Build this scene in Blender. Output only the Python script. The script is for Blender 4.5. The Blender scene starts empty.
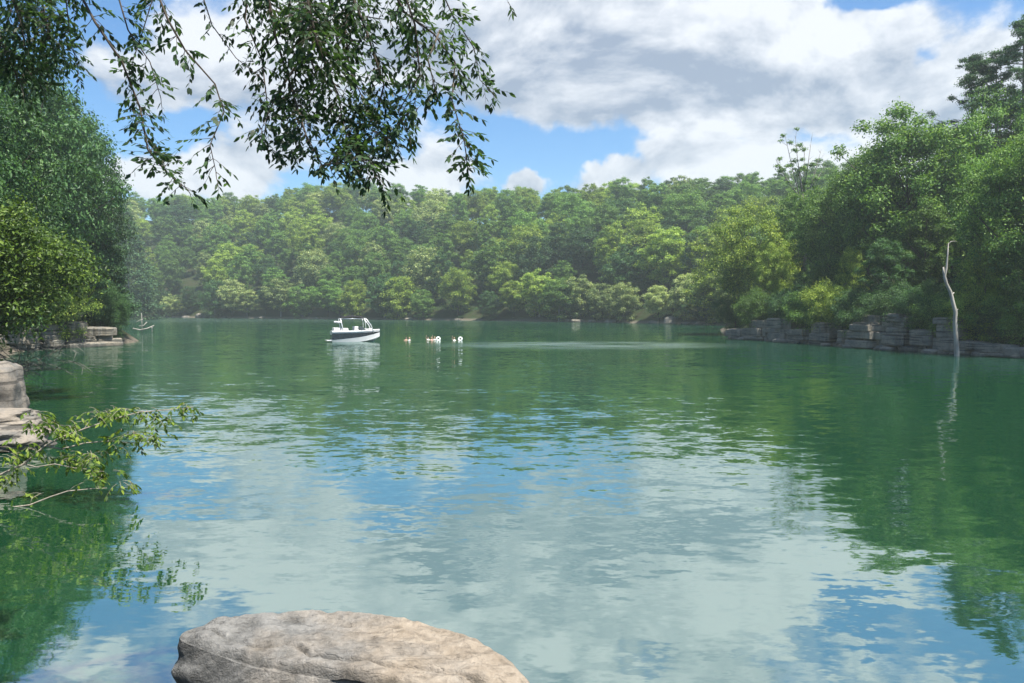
import bpy, math, random
import numpy as np
from mathutils import Vector, noise as mnoise

random.seed(7)
rng = np.random.default_rng(11)
R = math.radians
scene = bpy.context.scene
COL = scene.collection

# ------------------------------------------------------------------ camera
F = 740.0
CAMZ = 4.2
HOR = 308.0
PITCH = math.atan((341.5 - HOR) / F)
cam_d = bpy.data.cameras.new('camera')
cam = bpy.data.objects.new('camera', cam_d)
COL.objects.link(cam)
cam_d.sensor_width = 36.0
cam_d.lens = 36.0 * F / 1024.0
cam_d.clip_start = 0.05
cam_d.clip_end = 4000
cam.location = (0, 0, CAMZ)
cam.rotation_euler = (R(90) - PITCH, 0, 0)
scene.camera = cam

# ------------------------------------------------------------------ light
SUN_AZ = R(132)      # clockwise from +Y (view direction), towards +X
SUN_EL = R(66)
sd = bpy.data.lights.new('sun', 'SUN')
sun = bpy.data.objects.new('sun', sd)
COL.objects.link(sun)
sd.energy = 5.0
sd.angle = R(0.6)
sd.color = (1.0, 0.955, 0.87)
sdir = Vector((math.sin(SUN_AZ) * math.cos(SUN_EL), math.cos(SUN_AZ) * math.cos(SUN_EL), math.sin(SUN_EL)))
sun.rotation_euler = sdir.to_track_quat('Z', 'Y').to_euler()
sun.location = (60, 40, 90)

scene.view_settings.view_transform = 'Standard'
scene.view_settings.look = 'None'
scene.view_settings.exposure = 1.1
scene.view_settings.gamma = 1.0
scene.view_settings.use_curve_mapping = False
scene.cycles.use_denoising = True
scene.cycles.max_bounces = 6
scene.cycles.diffuse_bounces = 3
scene.cycles.glossy_bounces = 3
scene.cycles.transmission_bounces = 3
scene.cycles.volume_bounces = 0
scene.cycles.caustics_reflective = False
scene.cycles.caustics_refractive = False


def px_dir(px, py):
    """direction of a photograph pixel as (azimuth, elevation)"""
    xc = (px - 512) / F
    zc = (341.5 - py) / F
    y = math.cos(PITCH) + zc * math.sin(PITCH)
    z = -math.sin(PITCH) + zc * math.cos(PITCH)
    return math.atan2(xc, y), math.atan2(z, math.hypot(xc, y))


def at(px, py, D):
    """world point seen at pixel (px,py) at forward distance D"""
    xc = (px - 512) / F
    zc = (341.5 - py) / F
    y = math.cos(PITCH) + zc * math.sin(PITCH)
    z = -math.sin(PITCH) + zc * math.cos(PITCH)
    return Vector((xc / y * D, D, CAMZ + z / y * D))


# ------------------------------------------------------------------ node helpers
class NT:
    def __init__(self, tree):
        self.t = tree
        tree.nodes.clear()

    def n(self, typ, **kw):
        nd = self.t.nodes.new(typ)
        for k, v in kw.items():
            if k.startswith('_'):
                nd.inputs[k[1:].replace('_', ' ')].default_value = v
            else:
                setattr(nd, k, v)
        return nd

    def l(self, a, b):
        self.t.links.new(a, b)

    def _in(self, sock, v):
        if hasattr(v, 'is_linked') or hasattr(v, 'links'):
            self.t.links.new(v, sock)
        else:
            sock.default_value = v

    def math(self, op, a, b=None, c=None, clamp=False):
        nd = self.t.nodes.new('ShaderNodeMath')
        nd.operation = op
        nd.use_clamp = clamp
        self._in(nd.inputs[0], a)
        if b is not None:
            self._in(nd.inputs[1], b)
        if c is not None:
            self._in(nd.inputs[2], c)
        return nd.outputs[0]

    def vec(self, op, a, b=None, out=0):
        nd = self.t.nodes.new('ShaderNodeVectorMath')
        nd.operation = op
        self._in(nd.inputs[0], a)
        if b is not None:
            if op == 'SCALE':
                self._in(nd.inputs['Scale'], b)
            else:
                self._in(nd.inputs[1], b)
        return nd.outputs['Value'] if op in ('LENGTH', 'DOT_PRODUCT', 'DISTANCE') else nd.outputs[0]

    def mr(self, v, a, b, c=0.0, d=1.0, smooth=False):
        nd = self.t.nodes.new('ShaderNodeMapRange')
        if smooth:
            nd.interpolation_type = 'SMOOTHSTEP'
        self._in(nd.inputs[0], v)
        for i, x in enumerate((a, b, c, d)):
            nd.inputs[1 + i].default_value = x
        return nd.outputs[0]

    def noise(self, vec, scale, detail=4, rough=0.5, dist=0.0, color=False):
        nd = self.t.nodes.new('ShaderNodeTexNoise')
        if vec is not None:
            self.t.links.new(vec, nd.inputs['Vector'])
        nd.inputs['Scale'].default_value = scale
        nd.inputs['Detail'].default_value = detail
        nd.inputs['Roughness'].default_value = rough
        nd.inputs['Distortion'].default_value = dist
        return nd.outputs['Color' if color else 'Fac']

    def mix(self, f, a, b, blend='MIX'):
        nd = self.t.nodes.new('ShaderNodeMix')
        nd.data_type = 'RGBA'
        nd.blend_type = blend
        self._in(nd.inputs[0], f)
        for s, v in ((nd.inputs[6], a), (nd.inputs[7], b)):
            if isinstance(v, (tuple, list)):
                v = tuple(v) + ((1.0,) if len(v) == 3 else ())
            self._in(s, v)
        return nd.outputs[2]

    def mixf(self, f, a, b):
        nd = self.t.nodes.new('ShaderNodeMix')
        nd.data_type = 'FLOAT'
        self._in(nd.inputs[0], f)
        self._in(nd.inputs[2], a)
        self._in(nd.inputs[3], b)
        return nd.outputs[0]


def new_mat(name):
    m = bpy.data.materials.new(name)
    m.use_nodes = True
    return m, NT(m.node_tree)


def principled(nt, base, rough=0.6, spec=0.4, metal=0.0, normal=None, **kw):
    p = nt.n('ShaderNodeBsdfPrincipled')
    if isinstance(base, (tuple, list)):
        base = tuple(base) + ((1.0,) if len(base) == 3 else ())
    nt._in(p.inputs['Base Color'], base)
    nt._in(p.inputs['Roughness'], rough)
    p.inputs['Specular IOR Level'].default_value = spec
    p.inputs['Metallic'].default_value = metal
    if normal is not None:
        nt.l(normal, p.inputs['Normal'])
    return p


def out(nt, shader):
    o = nt.n('ShaderNodeOutputMaterial')
    nt.l(shader, o.inputs['Surface'])


# ------------------------------------------------------------------ sky with clouds
world = bpy.data.worlds.new('World')
scene.world = world
world.use_nodes = True
wt = NT(world.node_tree)
sky = wt.n('ShaderNodeTexSky', sky_type='NISHITA', sun_disc=False)
sky.sun_elevation = SUN_EL
sky.sun_rotation = SUN_AZ
sky.altitude = 300
sky.air_density = 1.0
sky.dust_density = 0.6
sky.ozone_density = 1.6
tc = wt.n('ShaderNodeTexCoord')
dirv = tc.outputs['Generated']
sep = wt.n('ShaderNodeSeparateXYZ')
wt.l(dirv, sep.inputs[0])
az = wt.math('ARCTAN2', sep.outputs[0], sep.outputs[1])
el = wt.math('ARCSINE', sep.outputs[2])
ae = wt.n('ShaderNodeCombineXYZ')
wt.l(az, ae.inputs[0])
wt.l(el, ae.inputs[1])
# ragged blob borders: warp the angular coordinates with noise
warp = wt.noise(dirv, 7.0, 5, 0.6, color=True)
warp = wt.vec('SUBTRACT', warp, (0.5, 0.5, 0.5))
warp = wt.vec('MULTIPLY', warp, (0.13, 0.09, 0.0))
aew = wt.vec('ADD', ae.outputs[0], warp)


def blobs(lst):
    tot = None
    for (px, py, wx, wy, amp) in lst:
        a, e = px_dir(px, py)
        v = wt.vec('SUBTRACT', aew, (a, e, 0))
        v = wt.vec('MULTIPLY', v, (F / wx, F / wy, 0))
        g = wt.mr(wt.vec('LENGTH', v), 0.0, 1.0, amp, 0.0, smooth=True)
        tot = g if tot is None else wt.math('ADD', tot, g)
    return tot


cover_b = blobs([
    # clouds
    (610, 60, 260, 120, 0.55), (800, 70, 200, 105, 0.50), (950, 120, 180, 140, 0.50), (700, 155, 120, 45, 0.40),
    (610, 181, 50, 28, 0.95), (532, 178, 34, 24, 0.95), (690, 168, 70, 30, 0.30), (760, 160, 90, 55, 0.35),
    (230, 165, 120, 50, 0.70), (420, 168, 90, 50, 0.65), (240, 60, 160, 90, 0.35), (120, 90, 70, 60, 0.5),
    (130, 170, 80, 36, 0.6), (330, 100, 130, 80, 0.25), (440, 50, 120, 90, 0.35),
    # blue gaps
    (600, 150, 80, 36, -0.35), (520, 150, 85, 38, -0.50), (570, 166, 110, 26, -0.40), (870, 2, 62, 24, -0.75), (745, 143, 50, 18, -0.40),
    (655, 137, 40, 14, -0.25), (925, 60, 30, 22, -0.35), (800, 135, 40, 16, -0.25), (165, 125, 60, 32, -0.35),
    (110, 20, 60, 40, -0.30), (385, 140, 50, 28, -0.30), (190, 10, 80, 30, -0.25), (840, 140, 40, 18, -0.2),
    (300, 185, 60, 16, -0.2), (512, -150, 800, 260, 0.9), (640, -60, 100, 30, -0.3), (300, -60, 110, 40, -0.4), (180, -130, 120, 50, -0.35),  # widest one: unseen cloud above the frame, added to brighten water reflections
])
dark_b = blobs([
    (580, 80, 250, 85, 1.0), (690, 30, 190, 45, 0.45), (800, 100, 170, 38, 0.40), (960, 50, 120, 75, 0.85), (760, 105, 110, 25, 0.2),
    (440, 75, 90, 60, 0.5), (250, 110, 120, 40, 0.3), (640, -200, 260, 60, 0.5), (560, -50, 280, 90, 0.7), (250, -140, 200, 80, 0.5),
])


def fbm(offset):
    v = wt.vec('ADD', dirv, offset)
    v = wt.vec('MULTIPLY', v, (1.0, 1.0, 1.7))
    a = wt.noise(v, 4.2, 9, 0.58, 0.25)
    return a


n0 = fbm((0.0, 0.0, 0.0))
sx, sy, sz = sdir
n1 = fbm((sx * 0.022, sy * 0.022, 0.028))
elf = wt.mr(el, 0.0, 0.12, 0.03, 0.0)
dens = wt.math('ADD', wt.math('MULTIPLY_ADD', n0, 2.4, -1.22), wt.math('ADD', cover_b, elf))
alpha = wt.mr(dens, 0.03, 0.34, 0.0, 1.0, smooth=True)
lit = wt.math('MULTIPLY_ADD', wt.math('SUBTRACT', n0, n1), 9.5, 0.60)
thick = wt.mr(dens, 0.25, 1.25, 0.0, 0.32)
fine = wt.noise(dirv, 15.0, 6, 0.6)
lit = wt.math('ADD', lit, wt.math('MULTIPLY_ADD', fine, 0.5, -0.25))
shade = wt.mr(wt.math('SUBTRACT', wt.math('SUBTRACT', lit, thick), wt.math('MULTIPLY', dark_b, 0.80)), -0.70, 0.95, 0.0, 1.0)
cl_dark = (2.2, 2.65, 3.5)
cl_lite = (5.9, 6.05, 6.4)
ccol = wt.mix(shade, cl_dark, cl_lite)
hsv = wt.n('ShaderNodeHueSaturation', _Saturation=1.25, _Value=1.0)
wt.l(sky.outputs[0], hsv.inputs['Color'])
skyc = wt.mix(1.0, hsv.outputs[0], (0.84, 1.04, 1.16), 'MULTIPLY')
wcol = wt.mix(wt.math('MULTIPLY', alpha, 0.96), skyc, ccol)
bg = wt.n('ShaderNodeBackground')
bg.inputs['Strength'].default_value = 0.078
wt.l(wcol, bg.inputs['Color'])
wo = wt.n('ShaderNodeOutputWorld')
wt.l(bg.outputs[0], wo.inputs['Surface'])


# ------------------------------------------------------------------ object helpers
def link(o, parent=None):
    COL.objects.link(o)
    if parent is not None:
        o.parent = parent
    return o


def tag(o, label=None, cat=None, group=None, kind=None):
    if label: o['label'] = label
    if cat: o['category'] = cat
    if group: o['group'] = group
    if kind: o['kind'] = kind
    return o


def empty(name, loc=(0, 0, 0), rz=0.0):
    o = bpy.data.objects.new(name, None)
    o.empty_display_size = 0.3
    o.location = loc
    o.rotation_euler = (0, 0, rz)
    return link(o)


def np_mesh(name, V, Fc, mats, smooth=False, mat_idx=None):
    """V (n,3); Fc list of arrays each (m,k)"""
    me = bpy.data.meshes.new(name)
    V = np.asarray(V, dtype=np.float32)
    if not isinstance(Fc, list):
        Fc = [Fc]
    loops = np.concatenate([f.reshape(-1) for f in Fc]).astype(np.int32)
    tot = np.concatenate([np.full(len(f), f.shape[1], dtype=np.int32) for f in Fc])
    start = np.concatenate([[0], np.cumsum(tot)[:-1]]).astype(np.int32)
    me.vertices.add(len(V)); me.vertices.foreach_set('co', V.reshape(-1))
    me.loops.add(len(loops)); me.loops.foreach_set('vertex_index', loops)
    me.polygons.add(len(tot)); me.polygons.foreach_set('loop_start', start)
    if mat_idx is not None:
        me.polygons.foreach_set('material_index', np.asarray(mat_idx, dtype=np.int32))
    me.update(calc_edges=True)
    me.polygons.foreach_set('use_smooth', np.full(len(tot), smooth))
    for m in (mats if isinstance(mats, (list, tuple)) else [mats]):
        me.materials.append(m)
    me.update()
    return me


class MB:
    """collects tubes, boxes and free faces into ONE mesh"""
    def __init__(self):
        self.v = []; self.f = []

    def face(self, idx): self.f.append(tuple(idx))

    def tube(self, pts, radii, n=8, cap=True):
        pts = [Vector(p) for p in pts]
        if not hasattr(radii, '__len__'):
            radii = [radii] * len(pts)
        base = len(self.v)
        up = None
        for i, p in enumerate(pts):
            a = pts[max(i - 1, 0)]; b = pts[min(i + 1, len(pts) - 1)]
            t = (b - a).normalized()
            if up is None:
                up = t.orthogonal().normalized()
            up = (up - t * up.dot(t))
            up = up.normalized() if up.length > 1e-5 else t.orthogonal().normalized()
            s = t.cross(up)
            for k in range(n):
                th = 2 * math.pi * k / n
                self.v.append(p + (up * math.cos(th) + s * math.sin(th)) * radii[i])
        for i in range(len(pts) - 1):
            for k in range(n):
                k2 = (k + 1) % n
                self.f.append((base + i * n + k, base + i * n + k2, base + (i + 1) * n + k2, base + (i + 1) * n + k))
        if cap:
            self.f.append(tuple(base + k for k in reversed(range(n))))
            self.f.append(tuple(base + (len(pts) - 1) * n + k for k in range(n)))

    def box(self, c, s, rz=0.0, taper=1.0):
        base = len(self.v)
        cr, sr = math.cos(rz), math.sin(rz)
        for z in (-1, 1):
            k = taper if z > 0 else 1
            for x, y in ((-1, -1), (1, -1), (1, 1), (-1, 1)):
                X = x * s[0] / 2 * k; Y = y * s[1] / 2 * k
                self.v.append(Vector((c[0] + X * cr - Y * sr, c[1] + X * sr + Y * cr, c[2] + z * s[2] / 2)))
        for q in ((3, 2, 1, 0), (4, 5, 6, 7), (0, 1, 5, 4), (1, 2, 6, 5), (2, 3, 7, 6), (3, 0, 4, 7)):
            self.f.append(tuple(base + i for i in q))

    def loft(self, rings, closed=True, cap=True):
        base = len(self.v); n = len(rings[0])
        for r in rings:
            self.v.extend(Vector(p) for p in r)
        m = n if closed else n - 1
        for i in range(len(rings) - 1):
            for k in range(m):
                k2 = (k + 1) % n
                self.f.append((base + i * n + k, base + i * n + k2, base + (i + 1) * n + k2, base + (i + 1) * n + k))
        if cap:
            self.f.append(tuple(base + k for k in reversed(range(n))))
            self.f.append(tuple(base + (len(rings) - 1) * n + k for k in range(n)))

    def mesh(self, name, mat, smooth=False):
        me = bpy.data.meshes.new(name)
        me.from_pydata([tuple(p) for p in self.v], [], self.f)
        me.materials.append(mat)
        if smooth:
            me.polygons.foreach_set('use_smooth', [True] * len(me.polygons))
        me.update()
        return me

    def build(self, name, mat, parent=None, smooth=False, bevel=0.0):
        o = bpy.data.objects.new(name, self.mesh(name, mat, smooth))
        link(o, parent)
        if bevel:
            b = o.modifiers.new('bevel', 'BEVEL'); b.width = bevel; b.segments = 2
        return o


def copy_tree(o, parent=None):
    c = o.copy()
    link(c, parent)
    for ch in list(o.children):
        copy_tree(ch, c)
    return c


# ------------------------------------------------------------------ materials
def leaf_material(name, c1, c2, c3, trans=0.35, sheen=0.5, nscale=0.35):
    """c1 darkest hue, c2 main, c3 young leaves"""
    m, nt = new_mat(name)
    g = nt.n('ShaderNodeNewGeometry')
    oi = nt.n('ShaderNodeObjectInfo')
    t = nt.n('ShaderNodeTexCoord')
    v = nt.vec('ADD', t.outputs['Object'], nt.vec('SCALE', oi.outputs['Location'], 0.37))
    ns = nt.noise(v, nscale, 3, 0.55)
    f = nt.math('MULTIPLY_ADD', nt.math('SUBTRACT', g.outputs['Random Per Island'], 0.5), 0.75, ns)
    f = nt.math('ADD', f, nt.math('MULTIPLY', nt.math('SUBTRACT', oi.outputs['Random'], 0.5), 0.55))
    a = nt.mix(nt.mr(f, 0.15, 0.55), c1, c2)
    a = nt.mix(nt.mr(f, 0.50, 0.95), a, c3)
    hs = nt.n('ShaderNodeHueSaturation')
    nt.l(nt.mix(1.0, a, (1.50, 1.38, 1.25), 'MULTIPLY') if not name.startswith('leaf_glossy') else a, hs.inputs['Color'])
    nt.l(nt.mr(oi.outputs['Random'], 0, 1, 0.485, 0.52), hs.inputs['Hue'])
    nt.l(nt.mr(g.outputs['Random Per Island'], 0, 1, 0.75, 1.25), hs.inputs['Value'])
    c = hs.outputs[0]
    p = principled(nt, c, 0.5, sheen * 0.6)
    tr = nt.n('ShaderNodeBsdfTranslucent')
    nt.l(nt.mix(1.0, c, (1.25, 1.25, 0.45), 'MULTIPLY'), tr.inputs['Color'])
    mx = nt.n('ShaderNodeMixShader', _Fac=trans)
    nt.l(p.outputs[0], mx.inputs[1]); nt.l(tr.outputs[0], mx.inputs[2])
    out(nt, mx.outputs[0])
    return m


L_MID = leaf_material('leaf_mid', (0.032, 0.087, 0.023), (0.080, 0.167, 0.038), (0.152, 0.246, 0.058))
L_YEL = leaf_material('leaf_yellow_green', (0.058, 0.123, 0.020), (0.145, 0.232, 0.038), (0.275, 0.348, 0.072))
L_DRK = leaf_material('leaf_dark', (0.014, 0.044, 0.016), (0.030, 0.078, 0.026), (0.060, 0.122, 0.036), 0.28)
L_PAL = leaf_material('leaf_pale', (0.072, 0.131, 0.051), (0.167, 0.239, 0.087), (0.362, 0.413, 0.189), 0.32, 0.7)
L_CON = leaf_material('needles', (0.020, 0.055, 0.028), (0.044, 0.100, 0.050), (0.078, 0.150, 0.070), 0.25, 0.3)
L_NEAR = leaf_material('leaf_glossy_near', (0.024, 0.060, 0.024), (0.045, 0.100, 0.038), (0.080, 0.150, 0.050), 0.45, 0.5, 1.2)
L_SPRIG = leaf_material('leaf_sprig', (0.026, 0.062, 0.010), (0.072, 0.132, 0.018), (0.165, 0.230, 0.034), 0.45, 0.4, 1.0)


L_OLV = leaf_material('leaf_olive', (0.022, 0.052, 0.010), (0.052, 0.104, 0.016), (0.105, 0.165, 0.026), 0.3)


def bark_material(name, a, b, sc=6):
    m, nt = new_mat(name)
    t = nt.n('ShaderNodeTexCoord')
    v = nt.vec('MULTIPLY', t.outputs['Object'], (1, 1, 0.22))
    n = nt.noise(v, sc, 6, 0.65)
    c = nt.mix(nt.mr(n, 0.3, 0.7), a, b)
    bp = nt.n('ShaderNodeBump', _Strength=0.6, _Distance=0.03)
    nt.l(n, bp.inputs['Height'])
    out(nt, principled(nt, c, 0.85, 0.2, normal=bp.outputs[0]).outputs[0])
    return m


BARK = bark_material('bark', (0.045, 0.036, 0.028), (0.14, 0.115, 0.09))
BARK_GREY = bark_material('bark_grey', (0.09, 0.085, 0.075), (0.26, 0.24, 0.21))
BARK_DEAD = bark_material('bleached_wood', (0.20, 0.185, 0.16), (0.46, 0.43, 0.38), 3)
BARK_TWIG = bark_material('twig_bark', (0.20, 0.17, 0.13), (0.42, 0.37, 0.30), 12)


def rock_material(name, tan, grey, dark, strata=0.0, sc=1.0, wet=True, bump=0.5):
    m, nt = new_mat(name)
    g = nt.n('ShaderNodeNewGeometry')
    P = g.outputs['Position']
    n1 = nt.noise(P, 0.8 * sc, 6, 0.6)
    n2 = nt.noise(P, 7 * sc, 8, 0.68)
    n3 = nt.noise(P, 34 * sc, 5, 0.7)
    c = nt.mix(nt.mr(n1, 0.38, 0.62), grey, tan)
    c = nt.mix(nt.mr(n2, 0.50, 0.72, 0.0, 0.75), c, dark)
    c = nt.mix(nt.mr(n3, 0.35, 0.70, 0.0, 0.35), c, tuple(min(1, x * 1.5) for x in tan))
    h = nt.math('MULTIPLY_ADD', n3, 0.30, n2)
    if strata:
        sv = nt.vec('MULTIPLY', P, (0.12, 0.12, 3.2 * sc))
        s = nt.noise(sv, 1.6, 5, 0.7, 0.6)
        c = nt.mix(nt.mr(s, 0.54, 0.60, 0.0, 0.8), c, dark)
        h = nt.math('MULTIPLY_ADD', s, -strata, h)
    if wet:
        sp = nt.n('ShaderNodeSeparateXYZ'); nt.l(P, sp.inputs[0])
        w = nt.mr(nt.math('MULTIPLY_ADD', n1, 0.3, sp.outputs[2]), 0.12, 0.42, 0.75, 0.0)
        c = nt.mix(w, c, (0.035, 0.038, 0.032))
    bp = nt.n('ShaderNodeBump', _Strength=bump, _Distance=0.12 / sc)
    nt.l(h, bp.inputs['Height'])
    out(nt, principled(nt, c, 0.85, 0.25, normal=bp.outputs[0]).outputs[0])
    return m


ROCK = rock_material('limestone', (0.27, 0.235, 0.18), (0.13, 0.13, 0.117), (0.032, 0.032, 0.03), 1.2, 0.8)
ROCK_NEAR = rock_material('limestone_near', (0.24, 0.205, 0.165), (0.14, 0.137, 0.127), (0.05, 0.046, 0.04), 0.15, 1.6)


def plain(name, c, rough=0.4, spec=0.5, metal=0.0, coat=0.0, var=0.06):
    m, nt = new_mat(name)
    g = nt.n('ShaderNodeNewGeometry')
    n = nt.noise(g.outputs['Position'], 3.0, 4, 0.6)
    col = nt.mix(nt.mr(n, 0.3, 0.7), tuple(x * (1 - var) for x in c), tuple(min(1, x * (1 + var)) for x in c))
    p = principled(nt, col, rough, spec, metal)
    p.inputs['Coat Weight'].default_value = coat
    out(nt, p.outputs[0])
    return m


# ground
GROUND, nt = new_mat('forest_floor')
g = nt.n('ShaderNodeNewGeometry')
P = g.outputs['Position']
sp = nt.n('ShaderNodeSeparateXYZ'); nt.l(P, sp.inputs[0])
a1 = nt.noise(P, 0.25, 6, 0.6); a2 = nt.noise(P, 2.5, 6, 0.65)
c = nt.mix(nt.mr(a1, 0.4, 0.6), (0.022, 0.038, 0.012), (0.042, 0.036, 0.020))
c = nt.mix(nt.mr(a2, 0.45, 0.7), c, (0.028, 0.055, 0.016))
bank = nt.mr(nt.math('MULTIPLY_ADD', a2, 1.2, sp.outputs[2]), 0.9, 1.5, 1.0, 0.0)
bankc = nt.mix(nt.mr(a2, 0.35, 0.65), (0.09, 0.078, 0.06), (0.20, 0.17, 0.13))
c = nt.mix(bank, c, bankc)
bp = nt.n('ShaderNodeBump', _Strength=0.8, _Distance=0.5); nt.l(a2, bp.inputs['Height'])
out(nt, principled(nt, c, 0.95, 0.1, normal=bp.outputs[0]).outputs[0])

# water: turbid green body under a clear reflecting surface; wave slopes come from world-space noise
WATER, nt = new_mat('lake_water')
g = nt.n('ShaderNodeNewGeometry')
P = g.outputs['Position']
sp = nt.n('ShaderNodeSeparateXYZ'); nt.l(P, sp.inputs[0])


def slope(scale, ax, ay, stretch, detail, rough=0.5, ofs=(0, 0, 0)):
    v = nt.vec('MULTIPLY', nt.vec('ADD', P, ofs), (stretch, 1.0, 1.0))
    cc = nt.noise(v, scale, detail, rough, color=True)
    return nt.vec('MULTIPLY', nt.vec('SUBTRACT', cc, (0.5, 0.5, 0.5)), (ax, ay, 0.0))


s1 = slope(0.30, 0.03, 0.07, 0.5, 2)
s2 = slope(2.4, 0.06, 0.17, 0.42, 3, 0.5, (13, 5, 0))
s3 = slope(9.0, 0.05, 0.13, 0.5, 3, 0.55, (3, 31, 0))
patch = nt.noise(nt.vec('MULTIPLY', P, (0.35, 1.0, 1.0)), 0.055, 3, 0.6, 0.4)
patchf = nt.mr(patch, 0.36, 0.64, 0.45, 1.35)
# calmer water against the near bank, breezier in the middle of the lake
nearf = nt.mr(sp.outputs[1], 9.0, 26.0, 0.42, 1.0)
farf = nt.mr(sp.outputs[1], 26.0, 60.0, 1.0, 1.25)
amp = nt.math('MULTIPLY', nt.math('MULTIPLY', patchf, nearf), farf)
# a ruffled streak in the open water
st = nt.vec('MULTIPLY', nt.vec('SUBTRACT', P, (9.0, 84.0, 0.0)), (1 / 27.0, 1 / 14.0, 0.0))
stn = nt.noise(nt.vec('MULTIPLY', P, (0.25, 1.0, 1.0)), 0.5, 4, 0.6)
streak = nt.mr(nt.math('ADD', nt.vec('LENGTH', st), nt.math('MULTIPLY', nt.math('SUBTRACT', stn, 0.5), 1.4)), 0.45, 0.95, 1.0, 0.0, smooth=True)
amp = nt.math('ADD', amp, nt.math('MULTIPLY', streak, 0.6))
vs = nt.vec('ADD', nt.vec('ADD', s1, s2), s3)
vs = nt.vec('SCALE', vs, amp)
nrm = nt.vec('NORMALIZE', nt.vec('ADD', vs, (0, 0, 1)))
body = nt.mix(nt.mr(nt.noise(P, 0.02, 3, 0.5), 0.35, 0.65), (0.007, 0.043, 0.018), (0.010, 0.055, 0.027))
df = nt.n('ShaderNodeBsdfDiffuse'); nt.l(body, df.inputs['Color'])
gl = nt.n('ShaderNodeBsdfGlossy', _Roughness=0.03)
gl.inputs['Color'].default_value = (0.91, 1.0, 0.975, 1); nt.l(nrm, gl.inputs['Normal'])
nt.l(nt.math('ADD', nt.mr(nt.math('MULTIPLY', streak, nt.mr(stn, 0.35, 0.6, 0.35, 1.0)), 0, 1, 0.03, 0.26), nt.mr(sp.outputs[1], 170, 240, 0.0, 0.12)), gl.inputs['Roughness'])
fr_ = nt.n('ShaderNodeFresnel', _IOR=1.333); nt.l(nrm, fr_.inputs['Normal'])
mx = nt.n('ShaderNodeMixShader')
nt.l(nt.mr(fr_.outputs[0], 0.0, 0.9, 0.52, 0.72), mx.inputs[0]); nt.l(df.outputs[0], mx.inputs[1]); nt.l(gl.outputs[0], mx.inputs[2])
out(nt, mx.outputs[0])

# ------------------------------------------------------------------ terrain
LAKE = np.array([(-260, 352), (-170, 336), (-120, 308), (-82, 290), (-40, 263), (-4, 242), (25, 216), (47, 190), (52, 172), (42, 150),
                 (33.5, 119), (29.8, 101), (34.6, 89), (36.2, 78), (39.4, 69), (43, 62), (56, 50), (72, 30), (72, 0), (60, -14), (30, -6), (9, 1.0),
                 (0, 1.2), (-6, 1.6), (-9.5, 7), (-11, 13), (-14.5, 19), (-17.5, 26), (-24.5, 36), (-34, 50), (-40, 58), (-46.5, 70),
                 (-48, 74), (-45.2, 83), (-46, 92), (-62, 115), (-120, 180), (-200, 250), (-300, 300)], dtype=float)


def lake_dist(X, Y):
    """signed distance to the shoreline, positive on land"""
    X = np.asarray(X, float); Y = np.asarray(Y, float)
    best = np.full(X.shape, 1e9); inside = np.zeros(X.shape, bool)
    n = len(LAKE)
    for i in range(n):
        ax, ay = LAKE[i]; bx, by = LAKE[(i + 1) % n]
        dx, dy = bx - ax, by - ay
        t = np.clip(((X - ax) * dx + (Y - ay) * dy) / (dx * dx + dy * dy), 0, 1)
        best = np.minimum(best, np.hypot(X - ax - t * dx, Y - ay - t * dy))
        cross = ((ay > Y) != (by > Y)) & (X < (bx - ax) * (Y - ay) / ((by - ay) if by != ay else 1e-9) + ax)
        inside ^= cross
    return np.where(inside, -best, best)


def smooth(a, b, x):
    t = np.clip((x - a) / (b - a), 0, 1)
    return t * t * (3 - 2 * t)


def wob(X, Y, s, ph):
    return (np.sin(X * s + ph) * np.cos(Y * s * 0.83 + ph * 1.7) + 0.5 * np.sin(X * s * 2.1 + Y * s * 1.3 + ph * 3))


def ground_z(X, Y):
    X = np.asarray(X, float); Y = np.asarray(Y, float)
    d = lake_dist(X, Y)
    d2 = d + 1.2 * wob(X, Y, 0.23, 1.0)
    far = smooth(130, 200, Y)
    cliff = (1 - far) * 1.6 * smooth(1.0, 3.5, d) + far * 0.7 * smooth(0.0, 3.0, d)
    dd = np.maximum(d2 - 1.5, 0)
    s_far = 0.52 * np.minimum(dd, 80) + 0.10 * np.clip(dd - 80, 0, 60) + 0.02 * np.maximum(dd - 140, 0)
    s_far = s_far * (1.06 + 0.20 * smooth(-10, -110, X)) * (1.0 + 0.06 * wob(X, Y, 0.022, 2.0)) * np.where(X > 20, 1.0 - 0.18 * smooth(20, 90, X), 1.0)
    s_near = 0.30 * np.minimum(dd, 70) + 0.08 * np.maximum(dd - 70, 0)
    h = cliff + far * s_far + (1 - far) * s_near + np.minimum(dd, 6) * 0.06 * wob(X, Y, 0.5, 0.3)
    # a ledge for the photographer's bank
    near = smooth(14, 5, np.hypot(X, Y))
    h = h * (1 - near) + near * np.minimum(h, 2.3)
    lake = -3.2 * smooth(0.0, 4.0, -d) - 0.15
    return np.where(d > 0, h, lake)


def build_terrain():
    xs = np.concatenate([np.arange(-620, -300, 16.0), np.arange(-300, 160, 2.5), np.arange(160, 621, 16.0)])
    ys = np.concatenate([np.arange(-300, -40, 14.0), np.arange(-40, 460, 2.5), np.arange(460, 900, 16.0)])
    X, Y = np.meshgrid(xs, ys)
    Z = ground_z(X, Y)
    V = np.stack([X, Y, Z], -1).reshape(-1, 3)
    nx, ny = len(xs), len(ys)
    i = (np.arange(ny - 1)[:, None] * nx + np.arange(nx - 1)[None, :]).reshape(-1)
    Q = np.stack([i, i + 1, i + nx + 1, i + nx], -1)
    o = bpy.data.objects.new('ground', np_mesh('ground', V, Q, GROUND, True))
    link(o)
    tag(o, kind='structure')


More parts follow.
